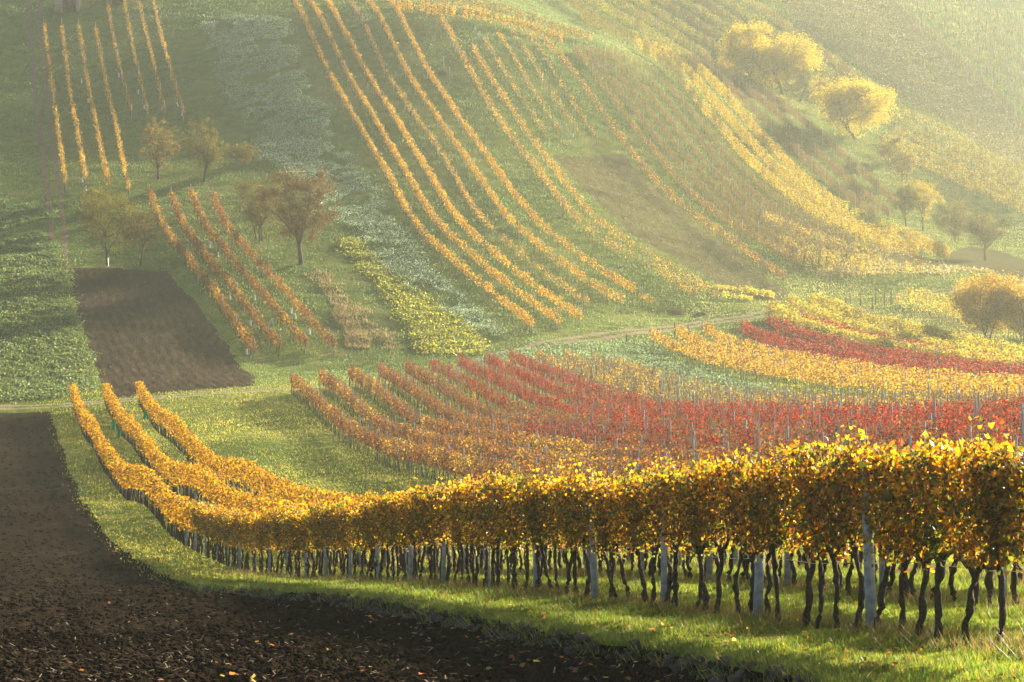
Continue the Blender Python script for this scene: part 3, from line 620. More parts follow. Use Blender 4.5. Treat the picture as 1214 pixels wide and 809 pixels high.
tag(obj('distant_grapevines', mb.mesh('distant_grapevines', M_rowleaf)), 'far tapering ends of the three golden grapevine rows above the hollow', 'grapevines', kind='stuff')

# ------------------------------------------------------------------ trees
def tree_meshes(seed, h, cw, chh, trunk_r, pal, n_leaf, size, fill=0.5, stems=1, wts=None):
    r = np.random.default_rng(seed); b = MB(); tips = []
    cz = h - chh / 2; rx, rz = cw / 2, chh / 2; th = max(0.3, h - chh * 0.95)
    for sidx in range(stems):
        bx = np.array([r.normal(0, 0.25 * (stems > 1)), r.normal(0, 0.25 * (stems > 1)), 0.0])
        top = np.array([r.normal(0, 0.08 * cw), r.normal(0, 0.08 * cw), th + chh * 0.25]) + bx * 2
        q = np.linspace(0, 1, 6)[:, None]; tr = bx * (1 - q) + top * q + r.normal(0, 0.03 * h * 0.3, (6, 3)) * q * (1 - q) * 3; tr[0, 2] = -0.2
        b.tube(tr, trunk_r * np.array([1.35, 1.0, 0.9, 0.8, 0.68, 0.5]) / (stems ** 0.5), 7)
        for k in range(max(4, int(9 / stems))):
            ang = k * 2.4 + r.normal(0, 0.3) + sidx; el = r.uniform(-0.35, 1.0); rr = r.uniform(0.75, 1.0)
            e = np.array([rx * rr * math.cos(el) * math.cos(ang), rx * rr * math.cos(el) * math.sin(ang), cz + rz * rr * math.sin(el)])
            s0 = tr[r.integers(2, 6)]; q = np.linspace(0, 1, 5)[:, None]; l = s0 * (1 - q) + e * q; l[:, 2] += (q * (1 - q))[:, 0] * r.uniform(0.1, 0.5) * rz; l[1:4] += r.normal(0, 0.035 * cw, (3, 3))
            b.tube(l, np.linspace(trunk_r * 0.45, trunk_r * 0.10, 5), 5); tips.append(e)
            for _ in range(9):
                s1 = l[r.integers(1, 5)]; e1 = s1 + r.normal(0, 1, 3) * np.array([rx, rx, rz]) * 0.33 + np.array([0, 0, 0.12 * rz])
                b.tube([s1, (s1 + e1) / 2 + r.normal(0, 0.02 * cw, 3), e1], [trunk_r * 0.16, trunk_r * 0.1, trunk_r * 0.04], 4); tips.append(e1); tips.append((s1 + e1) / 2)
    tips = np.array(tips)
    dd = (tips - [0, 0, cz]) / [rx, rx, rz]; ln = np.linalg.norm(dd, axis=1); over = ln > 1.02; tips[over] = dd[over] / ln[over, None] * 1.0 * [rx, rx, rz] + [0, 0, cz]
    # leaf clumps at the twig ends and over the crown, open gaps between
    ncl = int(26 + 60 * fill); u = unit(r.normal(size=(ncl, 3)) + np.array([0, 0, 0.25])); lob = 0.68 + 0.55 * vnoise(u[:, 0] * 1.6 + seed * 3.3, u[:, 2] * 1.6 + u[:, 1] * 1.1, 0.8)[:, None]; cr_ = u * (0.5 + 0.38 * r.random((ncl, 1))) * lob * [rx, rx, rz] + [0, 0, cz]
    ctr = np.concatenate([cr_, tips[r.integers(len(tips), size=ncl)] * [0.93, 0.93, 1] ]); crad = cw * (0.055 + 0.10 * r.random(len(ctr))) * (0.75 + 0.5 * fill)
    n_leaf = int(n_leaf * (2.3 if fill > 0.78 else 3.0)); size = size * (0.9 if fill > 0.6 else 0.75); kk = r.integers(len(ctr), size=n_leaf); d3 = unit(r.normal(size=(n_leaf, 3))); sh = r.random((n_leaf, 1)) ** (0.30 if fill > 0.5 else 0.6)
    pos = ctr[kk] + d3 * sh * crad[kk, None] * [1, 1, 0.8]; ndir = d3
    nt_ = int(n_leaf * 0.18); k2 = r.integers(len(tips), size=nt_); pos = np.concatenate([pos, tips[k2] + r.normal(0, 0.045 * cw, (nt_, 3))]); ndir = np.concatenate([ndir, unit(r.normal(size=(nt_, 3)))])
    pos[:, 2] = np.maximum(pos[:, 2], 0.15); n = len(pos)
    tint = 1 + 0.35 * (fbm(pos[:, 0] + 50 + seed, pos[:, 2] + pos[:, 1], cw * 0.2, 2)); c = np.clip(pick(pal, n, wts) * tint[:, None], 0.003, 0.9)
    nrm = ndir + r.normal(size=(n, 3)) * 0.55 + np.array([0, 0, 0.3]); tip = r.normal(size=(n, 3)) + np.array([0, 0, -0.5])
    v, f, cc = leaf_geo(pos, nrm, tip, size * r.uniform(0.6, 1.3, n), c, False, 0.9)
    return b.mesh('trunk', M_bark, True), np_mesh('crown', v, f, M_treeleaf if fill > 0.78 else M_fruitleaf, cc)
OLIVE = [(0.11, 0.115, 0.018), (0.18, 0.155, 0.02), (0.08, 0.09, 0.016), (0.24, 0.165, 0.02)]
TAN = [(0.16, 0.115, 0.026), (0.21, 0.15, 0.028), (0.12, 0.095, 0.024)]
ORANGE = [(0.15, 0.068, 0.014), (0.20, 0.10, 0.018), (0.09, 0.05, 0.016), (0.10, 0.08, 0.018)]
YEL = [(0.40, 0.285, 0.004), (0.34, 0.25, 0.004), (0.44, 0.30, 0.006), (0.28, 0.23, 0.006)]
GRN = [(0.16, 0.18, 0.04), (0.22, 0.22, 0.05), (0.30, 0.26, 0.05)]
def tree(px, py, top, wpx, label, pal, n, size, crown=0.85, fill=0.5, stems=1, name='orchard_tree', cat='tree', group=None, tr=0.14, seed=1):
    x, d, z = ground_at(px, py); z = float(ground_z(x, d)); h = (py - top) * d / F * 1.0; cw = wpx * d / F
    t, c = tree_meshes(seed, h, cw, h * crown, tr, pal, n, size, fill, stems)
    r = root(name, (x, d, z), label, cat, group, seed * 1.7)
    obj('trunk', t, r); obj('crown', c, r); return r
tree(188,212,137,52,'sparse tan orchard tree left of its rounder twin above the rust rows', TAN + [(0.35,0.22,0.05)], 2300, 0.16, 0.86, 0.25, 1, seed=3, group='orchard trees on the slope')
tree(241,216,139,58,'round olive brown orchard tree above the rust vine rows', OLIVE + TAN, 2900, 0.16, 0.86, 0.3, 1, seed=4, group='orchard trees on the slope')
t3 = tree(127,317,218,82,'broad olive green tree with a white painted trunk above the ploughed plot', OLIVE, 3600, 0.17, 0.8, 0.35, 1, seed=5, group='orchard trees on the slope')
wb = MB(); wb.tube([(0,0,-0.05),(0,0,0.4),(0,0,0.95)], [0.2,0.165,0.155], 10); obj('painted_band', wb.mesh('painted_band', M_white, True), t3)
tree(166,316,245,44,'slim orange leaved tree just right of the white trunked one', ORANGE + OLIVE[:2], 1300, 0.16, 0.72, 0.25, 1, tr=0.1, seed=6, group='orchard trees on the slope')
tree(357,313,194,100,'large orange brown tree standing alone left of the tan grass', ORANGE, 5200, 0.18, 0.84, 0.45, 1, tr=0.24, seed=7, group='orchard trees on the slope')
tree(308,284,204,70,'pale brown bushy tree half behind the large orange brown tree', TAN + OLIVE, 2600, 0.17, 0.95, 0.35, 3, seed=8, group='orchard trees on the slope')
tree(288,198,170,40,'low scrubby bush beside a dark stump above the orange tree', TAN + OLIVE, 1200, 0.15, 0.97, 0.5, 4, name='scrub_bush', cat='bush', tr=0.07, seed=9)
tree(115,268,222,45,'thin olive sapling behind the white trunked tree', OLIVE, 900, 0.16, 0.85, 0.2, 1, tr=0.08, seed=10)
tree(884,100,27,72,'golden tree at the upper left end of the yellow tree line', YEL, 6500, 0.24, 0.92, 0.85, 1, tr=0.22, seed=21, group='line of yellow trees on the misty slope')
tree(928,112,43,92,'widest golden tree touching the upper left one of the line', YEL, 8500, 0.24, 0.88, 0.85, 1, tr=0.25, seed=22, group='line of yellow trees on the misty slope')
tree(948,121,78,40,'small green tree under the right side of the widest golden tree', GRN, 2000, 0.2, 0.8, 0.5, 1, tr=0.12, seed=23, group='line of yellow trees on the misty slope')
tree(977,134,87,42,'sparse pale yellow tree between the widest and the round golden trees', LEMON, 1700, 0.2, 0.85, 0.2, 1, tr=0.12, seed=24, group='line of yellow trees on the misty slope')
tree(1014,166,96,96,'round bright golden tree lowest on the misty slope', YEL, 9500, 0.23, 0.92, 0.85, 1, tr=0.25, seed=25, group='line of yellow trees on the misty slope')
tree(1055,196,160,34,'pale tan bush just below the round golden tree', TAN + LEMON, 1500, 0.2, 0.96, 0.4, 3, name='slope_bush', cat='bush', tr=0.07, seed=26)
tree(1072,222,168,36,'taller tan bush below the first pale bush', TAN + LEMON, 1700, 0.2, 0.96, 0.4, 3, name='slope_bush', cat='bush', tr=0.07, seed=27)
tree(1094,274,214,54,'slim yellow tree on a thin trunk above the leafy valley', YEL[:2] + LEMON, 2400, 0.19, 0.72, 0.45, 1, tr=0.1, seed=28)
tree(1074,270,217,36,'greenish tree half behind the slim yellow tree', GRN, 1800, 0.19, 0.78, 0.5, 1, tr=0.1, seed=29)
tree(1132,288,232,50,'olive brown bush right of the slim yellow tree', OLIVE + TAN, 2200, 0.19, 0.95, 0.5, 3, name='slope_bush', cat='bush', tr=0.07, seed=30)
tree(1168,309,249,56,'dark olive tree on the right valley slope above the tilled strip', OLIVE, 2600, 0.19, 0.82, 0.45, 1, tr=0.15, seed=31)
tree(1166,403,326,84,'golden bushy tree by the right valley rows, left of its twin', [(0.46,0.28,0.015),(0.36,0.22,0.015),(0.26,0.17,0.015)], 6500, 0.16, 0.975, 0.8, 4, tr=0.13, seed=32, group='pair of bushy gold trees')
tree(1216,402,328,84,'golden bushy tree cut by the right edge, right of its twin', [(0.46,0.28,0.015),(0.36,0.22,0.015),(0.26,0.17,0.015)], 6500, 0.16, 0.975, 0.8, 4, tr=0.13, seed=33, group='pair of bushy gold trees')

# ------------------------------------------------------------------ small built things
def shed(px, py, wm, label, seed):
    x, d, _ = ground_at(px, py); z = float(ground_z(x, d)); r = root('stone_shed', (x, d, z), label, 'shed', None, 0.15)
    hw, hd, hh = wm / 2, 1.4, 2.3
    b = MB(); T = 0.12                                      # four walls with a doorway in the front one
    b.box((-hw / 2 - 0.3, -hd, hh / 2 - 0.3), (hw / 2 - 0.3, T, hh / 2 + 0.3)); b.box((hw / 2 + 0.62, -hd, hh / 2 - 0.3), (hw / 2 - 0.62, T, hh / 2 + 0.3)); b.box((0.32, -hd, hh - 0.15), (0.92, T * 0.98, 0.15))
    b.box((0, hd, hh / 2 - 0.3), (hw, T, hh / 2 + 0.3)); b.box((-hw + T, 0, hh / 2 - 0.3), (T, hd - T - 0.003, hh / 2 + 0.298)); b.box((hw - T, 0, hh / 2 - 0.3), (T, hd - T - 0.003, hh / 2 + 0.298))
    obj('wall', b.mesh('wall', M_brickwall), r)
    b = MB(); b.box((0.32, -hd + 0.02, 0.95), (0.60, 0.04, 1.0)); dr = obj('door', b.mesh('door', M_wood), r)
    b = MB(); b.box((0.75, -hd - 0.05, 1.0), (0.02, 0.02, 0.07)); obj('handle', b.mesh('handle', M_rowpost), dr)
    b = MB(); e = 0.25
    v = [(-hw-e,-hd-e,hh),(hw+e,-hd-e,hh),(hw+e,0,hh+1.0),(-hw-e,0,hh+1.0),(-hw-e,hd+e,hh),(hw+e,hd+e,hh)]; v += [(a,bb,c+0.1) for a,bb,c in v]
    b.add(v, [[(0,3,2,1),(3,4,5,2),(6,7,8,9),(9,8,11,10),(0,1,7,6),(4,10,11,5),(1,2,8,7),(2,5,11,8),(0,6,9,3),(3,9,10,4)]])
    obj('roof', b.mesh('roof', M_roof), r)
shed(80, 11, 3.6, 'small plastered shed with a dark door at the top of the dirt track', 1)
shed(138, 3, 2.8, 'smaller plastered shed above the amber rows at the top edge', 2)
FP = post_mesh(1.5, 0.05, M_wood, 'fence_post')
fps = [((743,407),0.9,'short dark stake beside the dirt path, alone in the grass'),((800,400),1.5,'dark fence post behind the first clear yellow row end'),((816,398),1.2,'short dark fence post in the middle of the yellow row ends'),((832,396),1.5,'dark fence post at the scarlet side of the yellow row ends'),
       ((1003,361),0.8,'shortest dark fence post of the group on the bright meadow'),((1008,361),1.3,'thin fence post just right of the shortest one on the meadow'),((1020,363),1.5,'stout fence post in the middle of the meadow group'),((1034,366),1.3,'fence post standing lowest on the bright meadow'),((1038,361),1.8,'tallest fence post of the bright meadow group'),((1048,361),1.6,'fence post right of the tallest on the bright meadow'),((1056,361),1.8,'tall thin fence post next to the yellow row end')]
for (a, b_), hgt, lb in fps:
    x, d, _ = ground_at(a, b_); o = obj('fence_post', FP); o.location = (x, d, float(ground_z(x, d))); o.scale = (1, 1, hgt / 1.5); o.rotation_euler = (0, random.gauss(0, .03), random.random()); tag(o, lb, 'fence post', 'dark wooden fence posts')
for (a, b_), hgt, lb in [((526,84),1.9,'white post standing beside a dark hollow on the ridge grass'), ((533,97),2.0,'white post lower down beside the dark hollow on the ridge'), ((667,258),2.3,'pair-thick pale post in the tawny row by the tilled plot')]:
    x, d, _ = ground_at(a, b_); o = obj('white_post', PM_tall); o.location = (x, d, float(ground_z(x, d))); o.scale = (1.1, 1.1, hgt / 2.7); tag(o, lb, 'post', 'lone white posts on the ridge')
def mound(px, py, wm, hm, label, mat, nm='soil_mound'):
    x, d, _ = ground_at(px, py); g = np.linspace(-1, 1, 25); a, b_ = np.meshgrid(g, g); q = np.hypot(a, b_); zz = hm * np.clip(1 - q ** 2, 0, 1) * (1 + fbm(a * 3 + px, b_ * 3, 0.8, 3)) - 0.06
    X_ = a * wm / 2; Y_ = b_ * wm / 2; Zg = ground_z(x + X_, d + Y_) - ground_z(x, d); i = np.arange(625).reshape(25, 25)
    o = obj(nm, np_mesh(nm, np.stack([X_.ravel(), Y_.ravel(), (Zg + zz).ravel()], 1), [np.stack([i[:-1, :-1], i[:-1, 1:], i[1:, 1:], i[1:, :-1]], -1).reshape(-1, 4)], mat, smooth=True)); o.location = (x, d, float(ground_z(x, d))); tag(o, label, 'soil heap')
mound(832, 374, 2.0, 0.4, 'brown soil heap at the foot of the tawny rows near the path', M_ground['dirt_track'])
mound(803, 371, 2.4, 0.35, 'low brown bank of earth left of the soil heap', M_ground['tilled_plot'])
mound(525, 87, 1.6, 0.3, 'dark earth heap by the white posts on the ridge', M_ground['tilled_strip'])
tb = MB(); tb.tube([(0,0,0),(0.02,0,0.7),(-0.05,0,1.25)], [0.16,0.13,0.10], 8); x, d, _ = ground_at(300, 188); o = obj('tree_stump', tb.mesh('tree_stump', M_bark, True)); o.location = (x, d, float(ground_z(x, d))); tag(o, 'dark broken stump in the scrub above the orange brown tree', 'stump')
def tube_guard(h, r, mat, nm):
    b = MB(); th = np.arange(8) * math.pi / 4; v = []
    for rr, zz in ((r, 0), (r * 1.02, h), (r * 1.15, h + 0.02), (r * 0.95, h + 0.02), (r * 0.9, 0)): v += [(rr * math.cos(t), rr * math.sin(t), zz) for t in th]
    fs = [(k * 8 + i, k * 8 + (i + 1) % 8, k * 8 + 8 + (i + 1) % 8, k * 8 + 8 + i) for k in range(4) for i in range(8)]
    b.add(v, [fs]); return b.mesh(nm, mat)
TGw = tube_guard(0.55, 0.10, M_white, 'grow_tube'); TGg = tube_guard(0.75, 0.14, M_green, 'grow_tube')
for i, (a, b_) in enumerate([(75,66),(97,98),(87,135),(88,149),(95,184),(98,217),(102,226),(105,122),(141,92),(164,112),(171,130),(192,131),(211,127),(216,138),(248,294),(258,305),(273,357),(302,357),(297,386),(323,383),(345,372),(350,378),(367,396),(293,420),(563,36),(567,43),(573,48),(625,74),(679,163)]):
    x, d, _ = ground_at(a, b_); o = obj('grow_tube', TGw); o.location = (x, d, float(ground_z(x, d))); o.rotation_euler = (random.gauss(0, .12), random.gauss(0, .12), 0)
    where = 'in the golden rows beside the dirt track' if i < 8 else 'at the lower ends of the amber rows' if i < 14 else 'under the rust rows by the ploughed plot' if i < 24 else 'on the sparse rows of the ridge crest'
    tag(o, 'small white grow tube ' + where, 'grow tube', 'white grow tubes ' + where)
for i, ((a, b_), lb) in enumerate(zip([(135,509),(140,520),(171,497),(202,556),(207,560),(173,572)], ['upper of the two green grow tubes in the second lane','lower of the two green grow tubes in the second lane','lone green grow tube high in the farther golden row','left one of the paired green grow tubes above the hollow','right one of the paired green grow tubes above the hollow','green grow tube lowest down behind the nearest row'])):
    x, d, _ = ground_at(a, b_); o = obj('grow_tube', TGg); o.location = (x, d, float(ground_z(x, d))); o.rotation_euler = (random.gauss(0, .1), random.gauss(0, .1), 0); tag(o, lb, 'grow tube', 'green grow tubes')

# ------------------------------------------------------------------ ground cover
def faces_of(mask, n, wpow=0.0):
    k = np.where(mask)[0]; k = k[rng.integers(len(k), size=n)]; i, j = k // (nc - 1), k % (nc - 1); a, b = rng.random(n), rng.random(n)
    return (X[i, j] * (1 - b) + X[i, j + 1] * b) + 0 * a + (X[i + 1, j] - X[i, j]) * a, Y[i, j] * (1 - a) + Y[i + 1, j] * a
fX = X[:-1, :-1].ravel(); fY = Y[:-1, :-1].ravel(); vis = (np.abs(fX) < 0.225 * fY) & (fY > 18) & (fY < 470)
def blades(x, y, h, wd, col, lean=0.35, name='grass', mat=None, label=None, cat=None, n_per=1):
    n = len(x); z = ground_z(x, y); a = rng.random(n) * 6.283; bx, by = np.cos(a), np.sin(a)
    L = rng.normal(0, lean, (n, 2)) * h[:, None]
    p0 = np.stack([x - bx * wd, y - by * wd, z - 0.01], 1); p1 = np.stack([x + bx * wd, y + by * wd, z - 0.01], 1); p2 = np.stack([x + L[:, 0], y + L[:, 1], z + h], 1)
    v = np.stack([p0, p1, p2], 1).reshape(-1, 3); f = np.arange(n)[:, None] * 3 + np.array([[0, 1, 2]])
    return tag(obj(name, np_mesh(name, v, [f], mat or M_grass, np.repeat(col, 3, 0))), label, cat, kind='stuff')
GP = [(0.11, 0.19, 0.022), (0.17, 0.24, 0.03), (0.25, 0.27, 0.04), (0.30, 0.24, 0.08)]
# fresh turf of the verge and the lanes between the front rows
n = 330000; x, y = faces_of(vis & (fz == 0) & (fY < 80), n)
c = pick(GP, n, [0.35, 0.35, 0.22, 0.08]); pt = np.clip(0.5 + 2.2 * fbm(x, y, 1.1, 3, 57), 0, 1)[:, None]; c = c * (0.55 + 0.6 * pt) * np.where(rng.random((n, 1)) < 0.12, np.array([[1.5, 0.95, 0.9]]), 1); hh = (0.035 + 0.05 * rng.random(n)) * (0.6 + 1.5 * np.clip(0.4 + fbm(x, y, 0.7, 3, 51) * 1.6, 0, 1.4))
blades(x, y, hh, 0.006 + 0.00009 * y, c, 0.45, 'verge_grass', None, 'short green grass of the verge and lanes around the nearest vine rows', 'grass')
# rank weeds and dry stems under the vines
n = 60000; k = rng.integers(0, 3, n); y = 22 + 70 * rng.random(n) ** 1.5; x = A0 + SPC * k - SLOPE * y + rng.normal(0, 0.22, n); kp = (x < 0.23 * y) & (fbm(x, y, 0.9, 2, 61) > -0.03); x, y = x[kp], y[kp]; n = len(x)
blades(x, y, 0.08 + 0.16 * rng.random(n), np.full(n, 0.008), pick([(0.14, 0.15, 0.035), (0.20, 0.13, 0.05), (0.13, 0.07, 0.03), (0.10, 0.12, 0.025)], n), 0.6, 'row_weeds', None, 'tufts of rank weeds and dry stems round the trunks of the front rows', 'weeds')
# meadow and hillside turf, coarser with distance; bluish haze put into dewy slope colour
n = 640000; x, y = faces_of(vis & (fz == 0) & (fY > 78), n)
x = x + rng.normal(0, 0.3, n); y = y + rng.normal(0, 0.4, n)
c = pick([(0.12, 0.17, 0.03), (0.19, 0.23, 0.04), (0.28, 0.27, 0.055), (0.31, 0.25, 0.08)], n, [0.2, 0.33, 0.32, 0.15]); ct, st_ = math.cos(0.22), math.sin(0.22); al = x * ct + y * st_; pt = np.clip(0.5 + 1.3 * fbm(al * 1.0, (y * ct - x * st_) * 0.12, 1.6, 3, 77) + 1.2 * fbm(x, y, 14, 3, 78), 0, 1)[:, None]; dew_haze = (sstep(205, 240, y) * (1 - 0.6 * sstep(-5, 40, x)))[:, None]; dry = (sstep(228, 242, y) * (1 - sstep(288, 305, y)) * sstep(2, 12, x) * sstep(-0.15, 0.15, fbm(x, y, 7, 3, 79)))[:, None]; c = c * (1 - dry) + dry * pick([(0.40, 0.36, 0.12), (0.32, 0.31, 0.09), (0.44, 0.36, 0.16)], n); c = c * (0.7 + 0.65 * pt) * (1 + pt * np.array([[0.15, 0, -0.1]])) * (1 - dew_haze) + dew_haze * pick([(0.115, 0.18, 0.085), (0.145, 0.215, 0.105), (0.17, 0.22, 0.095)], n) * (0.75 + 0.45 * pt); hh = (0.05 + 0.00028 * y) * (0.5 + rng.random(n)) * (0.6 + 1.2 * np.clip(0.5 + 2 * fbm(x, y, 3.0, 3, 71), 0, 1.3))  # dry: raking sunlight on the valley grass, put into the colour as yellower blades
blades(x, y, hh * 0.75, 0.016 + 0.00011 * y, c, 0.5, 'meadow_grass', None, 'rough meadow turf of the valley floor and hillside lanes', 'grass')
def scatter(poly, n, keep=None):
    lo, hi = poly.min(0), poly.max(0); p = lo + (hi - lo) * rng.random((n * 3, 2)); k = in_poly(p[:, 0] + fbm(p[:, 0], p[:, 1], 3, 3, 81) * 3, p[:, 1] + fbm(p[:, 0], p[:, 1], 3, 3, 83) * 3, poly); return p[k][:n, 0], p[k][:n, 1]
def leafy(poly, n, hh, size, pal, name, label, cat, wts=None, mat=None, patch=0.0, up=1.0):
    x, y = scatter(world_poly(poly), n)
    x = x + rng.normal(0, 0.45, len(x)); y = y + rng.normal(0, 0.6, len(y))
    if patch: k = fbm(x, y, 4.0, 3, 91) > patch; x, y = x[k], y[k]
    n = len(x); z = ground_z(x, y) + hh * rng.random(n) ** 0.8 * (0.55 + 0.9 * np.clip(vnoise(x, y, 0.8, 5), 0, 1))
    nrm = rng.normal(size=(n, 3)) * 0.7 + np.array([0, 0, up]); v, f, cc = leaf_geo(np.stack([x, y, z], 1), nrm, rng.normal(size=(n, 3)), size * rng.uniform(.6, 1.3, n), pick(pal, n, wts), False, 0.9)
    return tag(obj(name, np_mesh(name, v, f, mat or M_grass, cc)), label, cat, kind='stuff')
leafy([(-30,315),(66,300),(76,320),(92,380),(116,462),(60,474),(5,474),(-30,474)], 85000, 0.3, 0.17, [(0.09,0.14,0.05),(0.13,0.18,0.07),(0.06,0.095,0.03),(0.20,0.22,0.08)], 'leafy_crop', 'lush green leafy crop left of the dark ploughed plot', 'crop')
leafy([(-30,240),(60,240),(66,300),(30,330),(-30,330)], 36000, 0.22, 0.17, [(0.08,0.135,0.05),(0.12,0.17,0.07)], 'green_crop', 'lower green crop along the dirt track above the leafy field', 'crop', patch=-0.05)
leafy([(400,283),(428,288),(470,326),(515,362),(566,392),(572,420),(505,420),(483,392),(448,338)], 30000, 0.26, 0.18, [(0.33,0.31,0.035),(0.23,0.25,0.04),(0.14,0.18,0.045),(0.40,0.36,0.05)], 'flowering_mustard', 'yellow flowering mustard strip running down to the crimson rows', 'crop')
leafy([(240,22),(335,20),(362,88),(398,150),(432,208),(474,272),(524,332),(575,375),(606,397),(562,393),(505,358),(446,308),(400,255),(345,215),(292,150),(258,95)], 150000, 0.34, 0.13, [(0.35,0.44,0.36),(0.28,0.38,0.28),(0.44,0.52,0.44),(0.18,0.27,0.15)], 'silvery_weeds', 'silvery grey green weeds in a strip left of the ridge rows', 'weeds', patch=-0.10)
for k, pp in enumerate([[(360,322),(382,324),(430,366),(476,412),(462,416),(412,380)], [(384,352),(404,366),(446,414),(412,412)]]):
    x, y = scatter(world_poly(pp), 5200); n = len(x)
    blades(x, y, 0.08 + 0.24 * rng.random(n) ** 1.5, np.full(n, 0.045), pick([(0.42, 0.29, 0.16), (0.33, 0.24, 0.13), (0.48, 0.36, 0.21), (0.20, 0.20, 0.07)], n), 0.3, 'dry_grass', M_dry, ['tall tan dry grass right of the large orange brown tree', 'second tan dry grass patch below the first'][k], 'grass')
leafy([(560,425),(640,412),(770,404),(800,425),(880,452),(960,470),(1080,488),(900,486),(760,476),(650,450)], 70000, 0.13, 0.15, [(0.17,0.245,0.13),(0.22,0.29,0.17),(0.12,0.18,0.08)], 'valley_clover', 'blue green clover in the hollow between crimson and clear yellow rows', 'ground cover')
leafy([(1060,292),(1120,318),(1180,322),(1120,326),(1080,322),(980,330),(960,324)], 9000, 0.22, 0.2, [(0.36,0.26,0.13),(0.25,0.2,0.08),(0.2,0.2,0.07)], 'rough_dry_weeds', 'rough tan weeds at the foot of the bright yellow rows', 'weeds', up=0.2)
leafy([(82,322),(192,326),(292,445),(292,455),(140,468),(92,362)], 520, 0.06, 0.11, [(0.13,0.11,0.06),(0.18,0.15,0.10),(0.09,0.11,0.04)], 'plot_stubble', 'sparse pale stubble and seedlings on the dark ploughed plot', 'stubble')
leafy([(905,-10),(1028,-10),(1066,12),(1203,138),(1222,150),(1222,202),(1130,150),(1062,112),(1012,72),(950,36)], 26000, 0.16, 0.20, [(0.13,0.12,0.045),(0.18,0.15,0.07),(0.10,0.12,0.04),(0.21,0.18,0.09)], 'stubble_tufts', 'faded tan and green stubble on the misty upper field', 'stubble')
leafy([(660,188),(735,188),(772,222),(828,272),(888,314),(925,342),(920,354),(880,348),(800,302),(712,244)], 5000, 0.10, 0.14, [(0.12,0.12,0.04),(0.16,0.14,0.06),(0.09,0.11,0.03)], 'plot_weeds', 'thin weeds sprouting on the olive brown tilled plot', 'weeds')
# fallen leaves, straw and clods on the ploughed soil
n = 6000; x, y = faces_of(vis & (fY < 75) & (fz <= 1), n); nrm = rng.normal(size=(n, 3)) * .35 + np.array([0, 0, 1.0])
kp = rng.random(n) < np.clip(1.2 - np.abs(x - (A0 - SLOPE * y) + 1) / 2.3, 0.03, 1); x, y, nrm = x[kp], y[kp], nrm[kp]; n = len(x)
v, f, cc = leaf_geo(np.stack([x, y, ground_z(x, y) + .03], 1), nrm, rng.normal(size=(n, 3)), rng.uniform(.045, .085, n), pick([(0.32, .2, .04), (0.3, .1, .03), (.5, .34, .08), (.2, .1, .05)], n), True)
tag(obj('fallen_leaves', np_mesh('fallen_leaves', v, f, M_leaf, cc)), 'fallen yellow and brown vine leaves scattered on verge and soil', 'leaves', kind='stuff')
n = 1100; x, y = faces_of(vis & (fY < 60) & (fz == 1), n); a = rng.random(n) * 3.14; L = rng.uniform(.04, .14, n); z = ground_z(x, y) + .035
p = np.stack([x, y, z], 1); dv = np.stack([np.cos(a) * L, np.sin(a) * L, rng.normal(0, .02, n)], 1); sv = np.stack([-np.sin(a), np.cos(a), np.zeros(n)], 1) * .007
v = np.stack([p - sv, p + sv, p + sv + dv, p - sv + dv], 1).reshape(-1, 3)
tag(obj('straw_litter', np_mesh('straw_litter', v, [np.arange(n)[:, None] * 4 + np.array([[0, 1, 2, 3]])], M_dry, np.repeat(pick([(.34, .27, .18), (.45, .38, .28), (.24, .18, .12)], n), 4, 0))), 'bits of straw and pale stubble on the dark ploughed soil', 'litter', kind='stuff')
ico_t = (1 + 5 ** .5) / 2; ico = np.array([(-1, ico_t, 0), (1, ico_t, 0), (-1, -ico_t, 0), (1, -ico_t, 0), (0, -1, ico_t), (0, 1, ico_t), (0, -1, -ico_t), (0, 1, -ico_t), (ico_t, 0, -1), (ico_t, 0, 1), (-ico_t, 0, -1), (-ico_t, 0, 1)]) / 1.9
icf = np.array([(0,11,5),(0,5,1),(0,1,7),(0,7,10),(0,10,11),(1,5,9),(5,11,4),(11,10,2),(10,7,6),(7,1,8),(3,9,4),(3,4,2),(3,2,6),(3,6,8),(3,8,9),(4,9,5),(2,4,11),(6,2,10),(8,6,7),(9,8,1)])
n = 42000; x, y = faces_of(vis & (fY < 205) & (fz == 1), n); s = (0.011 + 0.036 * rng.random(n) ** 4) * (0.75 + y / 70); p = np.stack([x, y, ground_z(x, y) + s * .15], 1)
v = (p[:, None, :] + ico[None] * s[:, None, None] * (0.75 + .5 * rng.random((n, 12, 1))) * np.array([1.1, 1.1, .75])).reshape(-1, 3)
tag(obj('soil_clods', np_mesh('soil_clods', v, [(np.arange(n)[:, None, None] * 12 + icf[None]).reshape(-1, 3)], M_ground['ploughed_field'])), 'loose clods lying on the dark ploughed field', 'soil', kind='stuff')

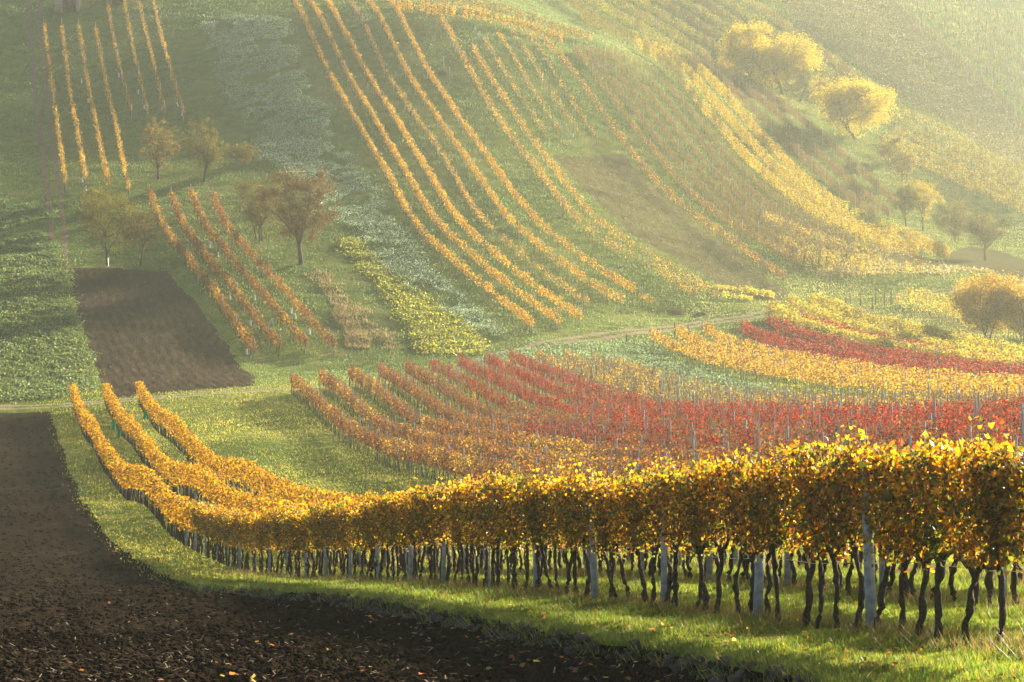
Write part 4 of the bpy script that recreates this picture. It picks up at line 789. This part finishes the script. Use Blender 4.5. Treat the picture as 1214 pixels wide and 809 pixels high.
el, eL = resample(edge_w, 0.05); el = el[(el[:, 1] > 18) & (el[:, 1] < 75)]; n = 1100; q = el[rng.integers(len(el), size=n)] + rng.normal(0, 1, (n, 2)) * np.array([[0.10, 0.12]]); x, y = q[:, 0] - 0.06, q[:, 1] - 0.10; s = 0.025 + 0.06 * rng.random(n) ** 2
p = np.stack([x, y, ground_z(x, y) + s * .25], 1); v = (p[:, None, :] + ico[None] * s[:, None, None] * (0.7 + .6 * rng.random((n, 12, 1))) * np.array([1.0, 1.0, .95])).reshape(-1, 3)
tag(obj('bank_clods', np_mesh('bank_clods', v, [(np.arange(n)[:, None, None] * 12 + icf[None]).reshape(-1, 3)], M_bank)), 'pale crumbling earth lumps along the cut edge of the grass verge', 'soil', kind='stuff')
n = 26000; q = el[rng.integers(len(el), size=n)] + rng.normal(0, 1, (n, 2)) * np.array([[0.13, 0.16]]); x, y = q[:, 0] + 0.10, q[:, 1] + 0.10; k = fbm(x, y, 0.5, 2, 63) > -0.08; x, y = x[k], y[k]; n = len(x)
blades(x, y, 0.06 + 0.10 * rng.random(n), np.full(n, 0.009), pick(GP + [(0.06, 0.10, 0.02)], n), 0.8, 'bank_grass', None, 'longer grass hanging over the cut edge of the verge', 'grass')
# ------------------------------------------------------------------ morning haze: one closed box of even air
zlo, zhi = float(Z.min()) - 1.0, float(Z.max()) + 6.0
xl = float(np.abs(X).max()) + 5
b = MB(); b.box((0, 278, (zlo + zhi) / 2), (xl, 300, (zhi - zlo) / 2))
hm = bpy.data.materials.new('morning_haze'); hm.use_nodes = True; t = hm.node_tree; t.nodes.clear()
pv = t.nodes.new('ShaderNodeVolumePrincipled'); pv.inputs['Density'].default_value = HAZE_DENSITY; pv.inputs['Anisotropy'].default_value = HAZE_ANISO; pv.inputs['Color'].default_value = (0.88, 0.95, 0.85, 1)
ho = t.nodes.new('ShaderNodeOutputMaterial'); t.links.new(pv.outputs[0], ho.inputs['Volume'])
tag(obj('haze', b.mesh('haze', hm)), 'pale golden morning haze filling the valley', 'haze', kind='stuff')
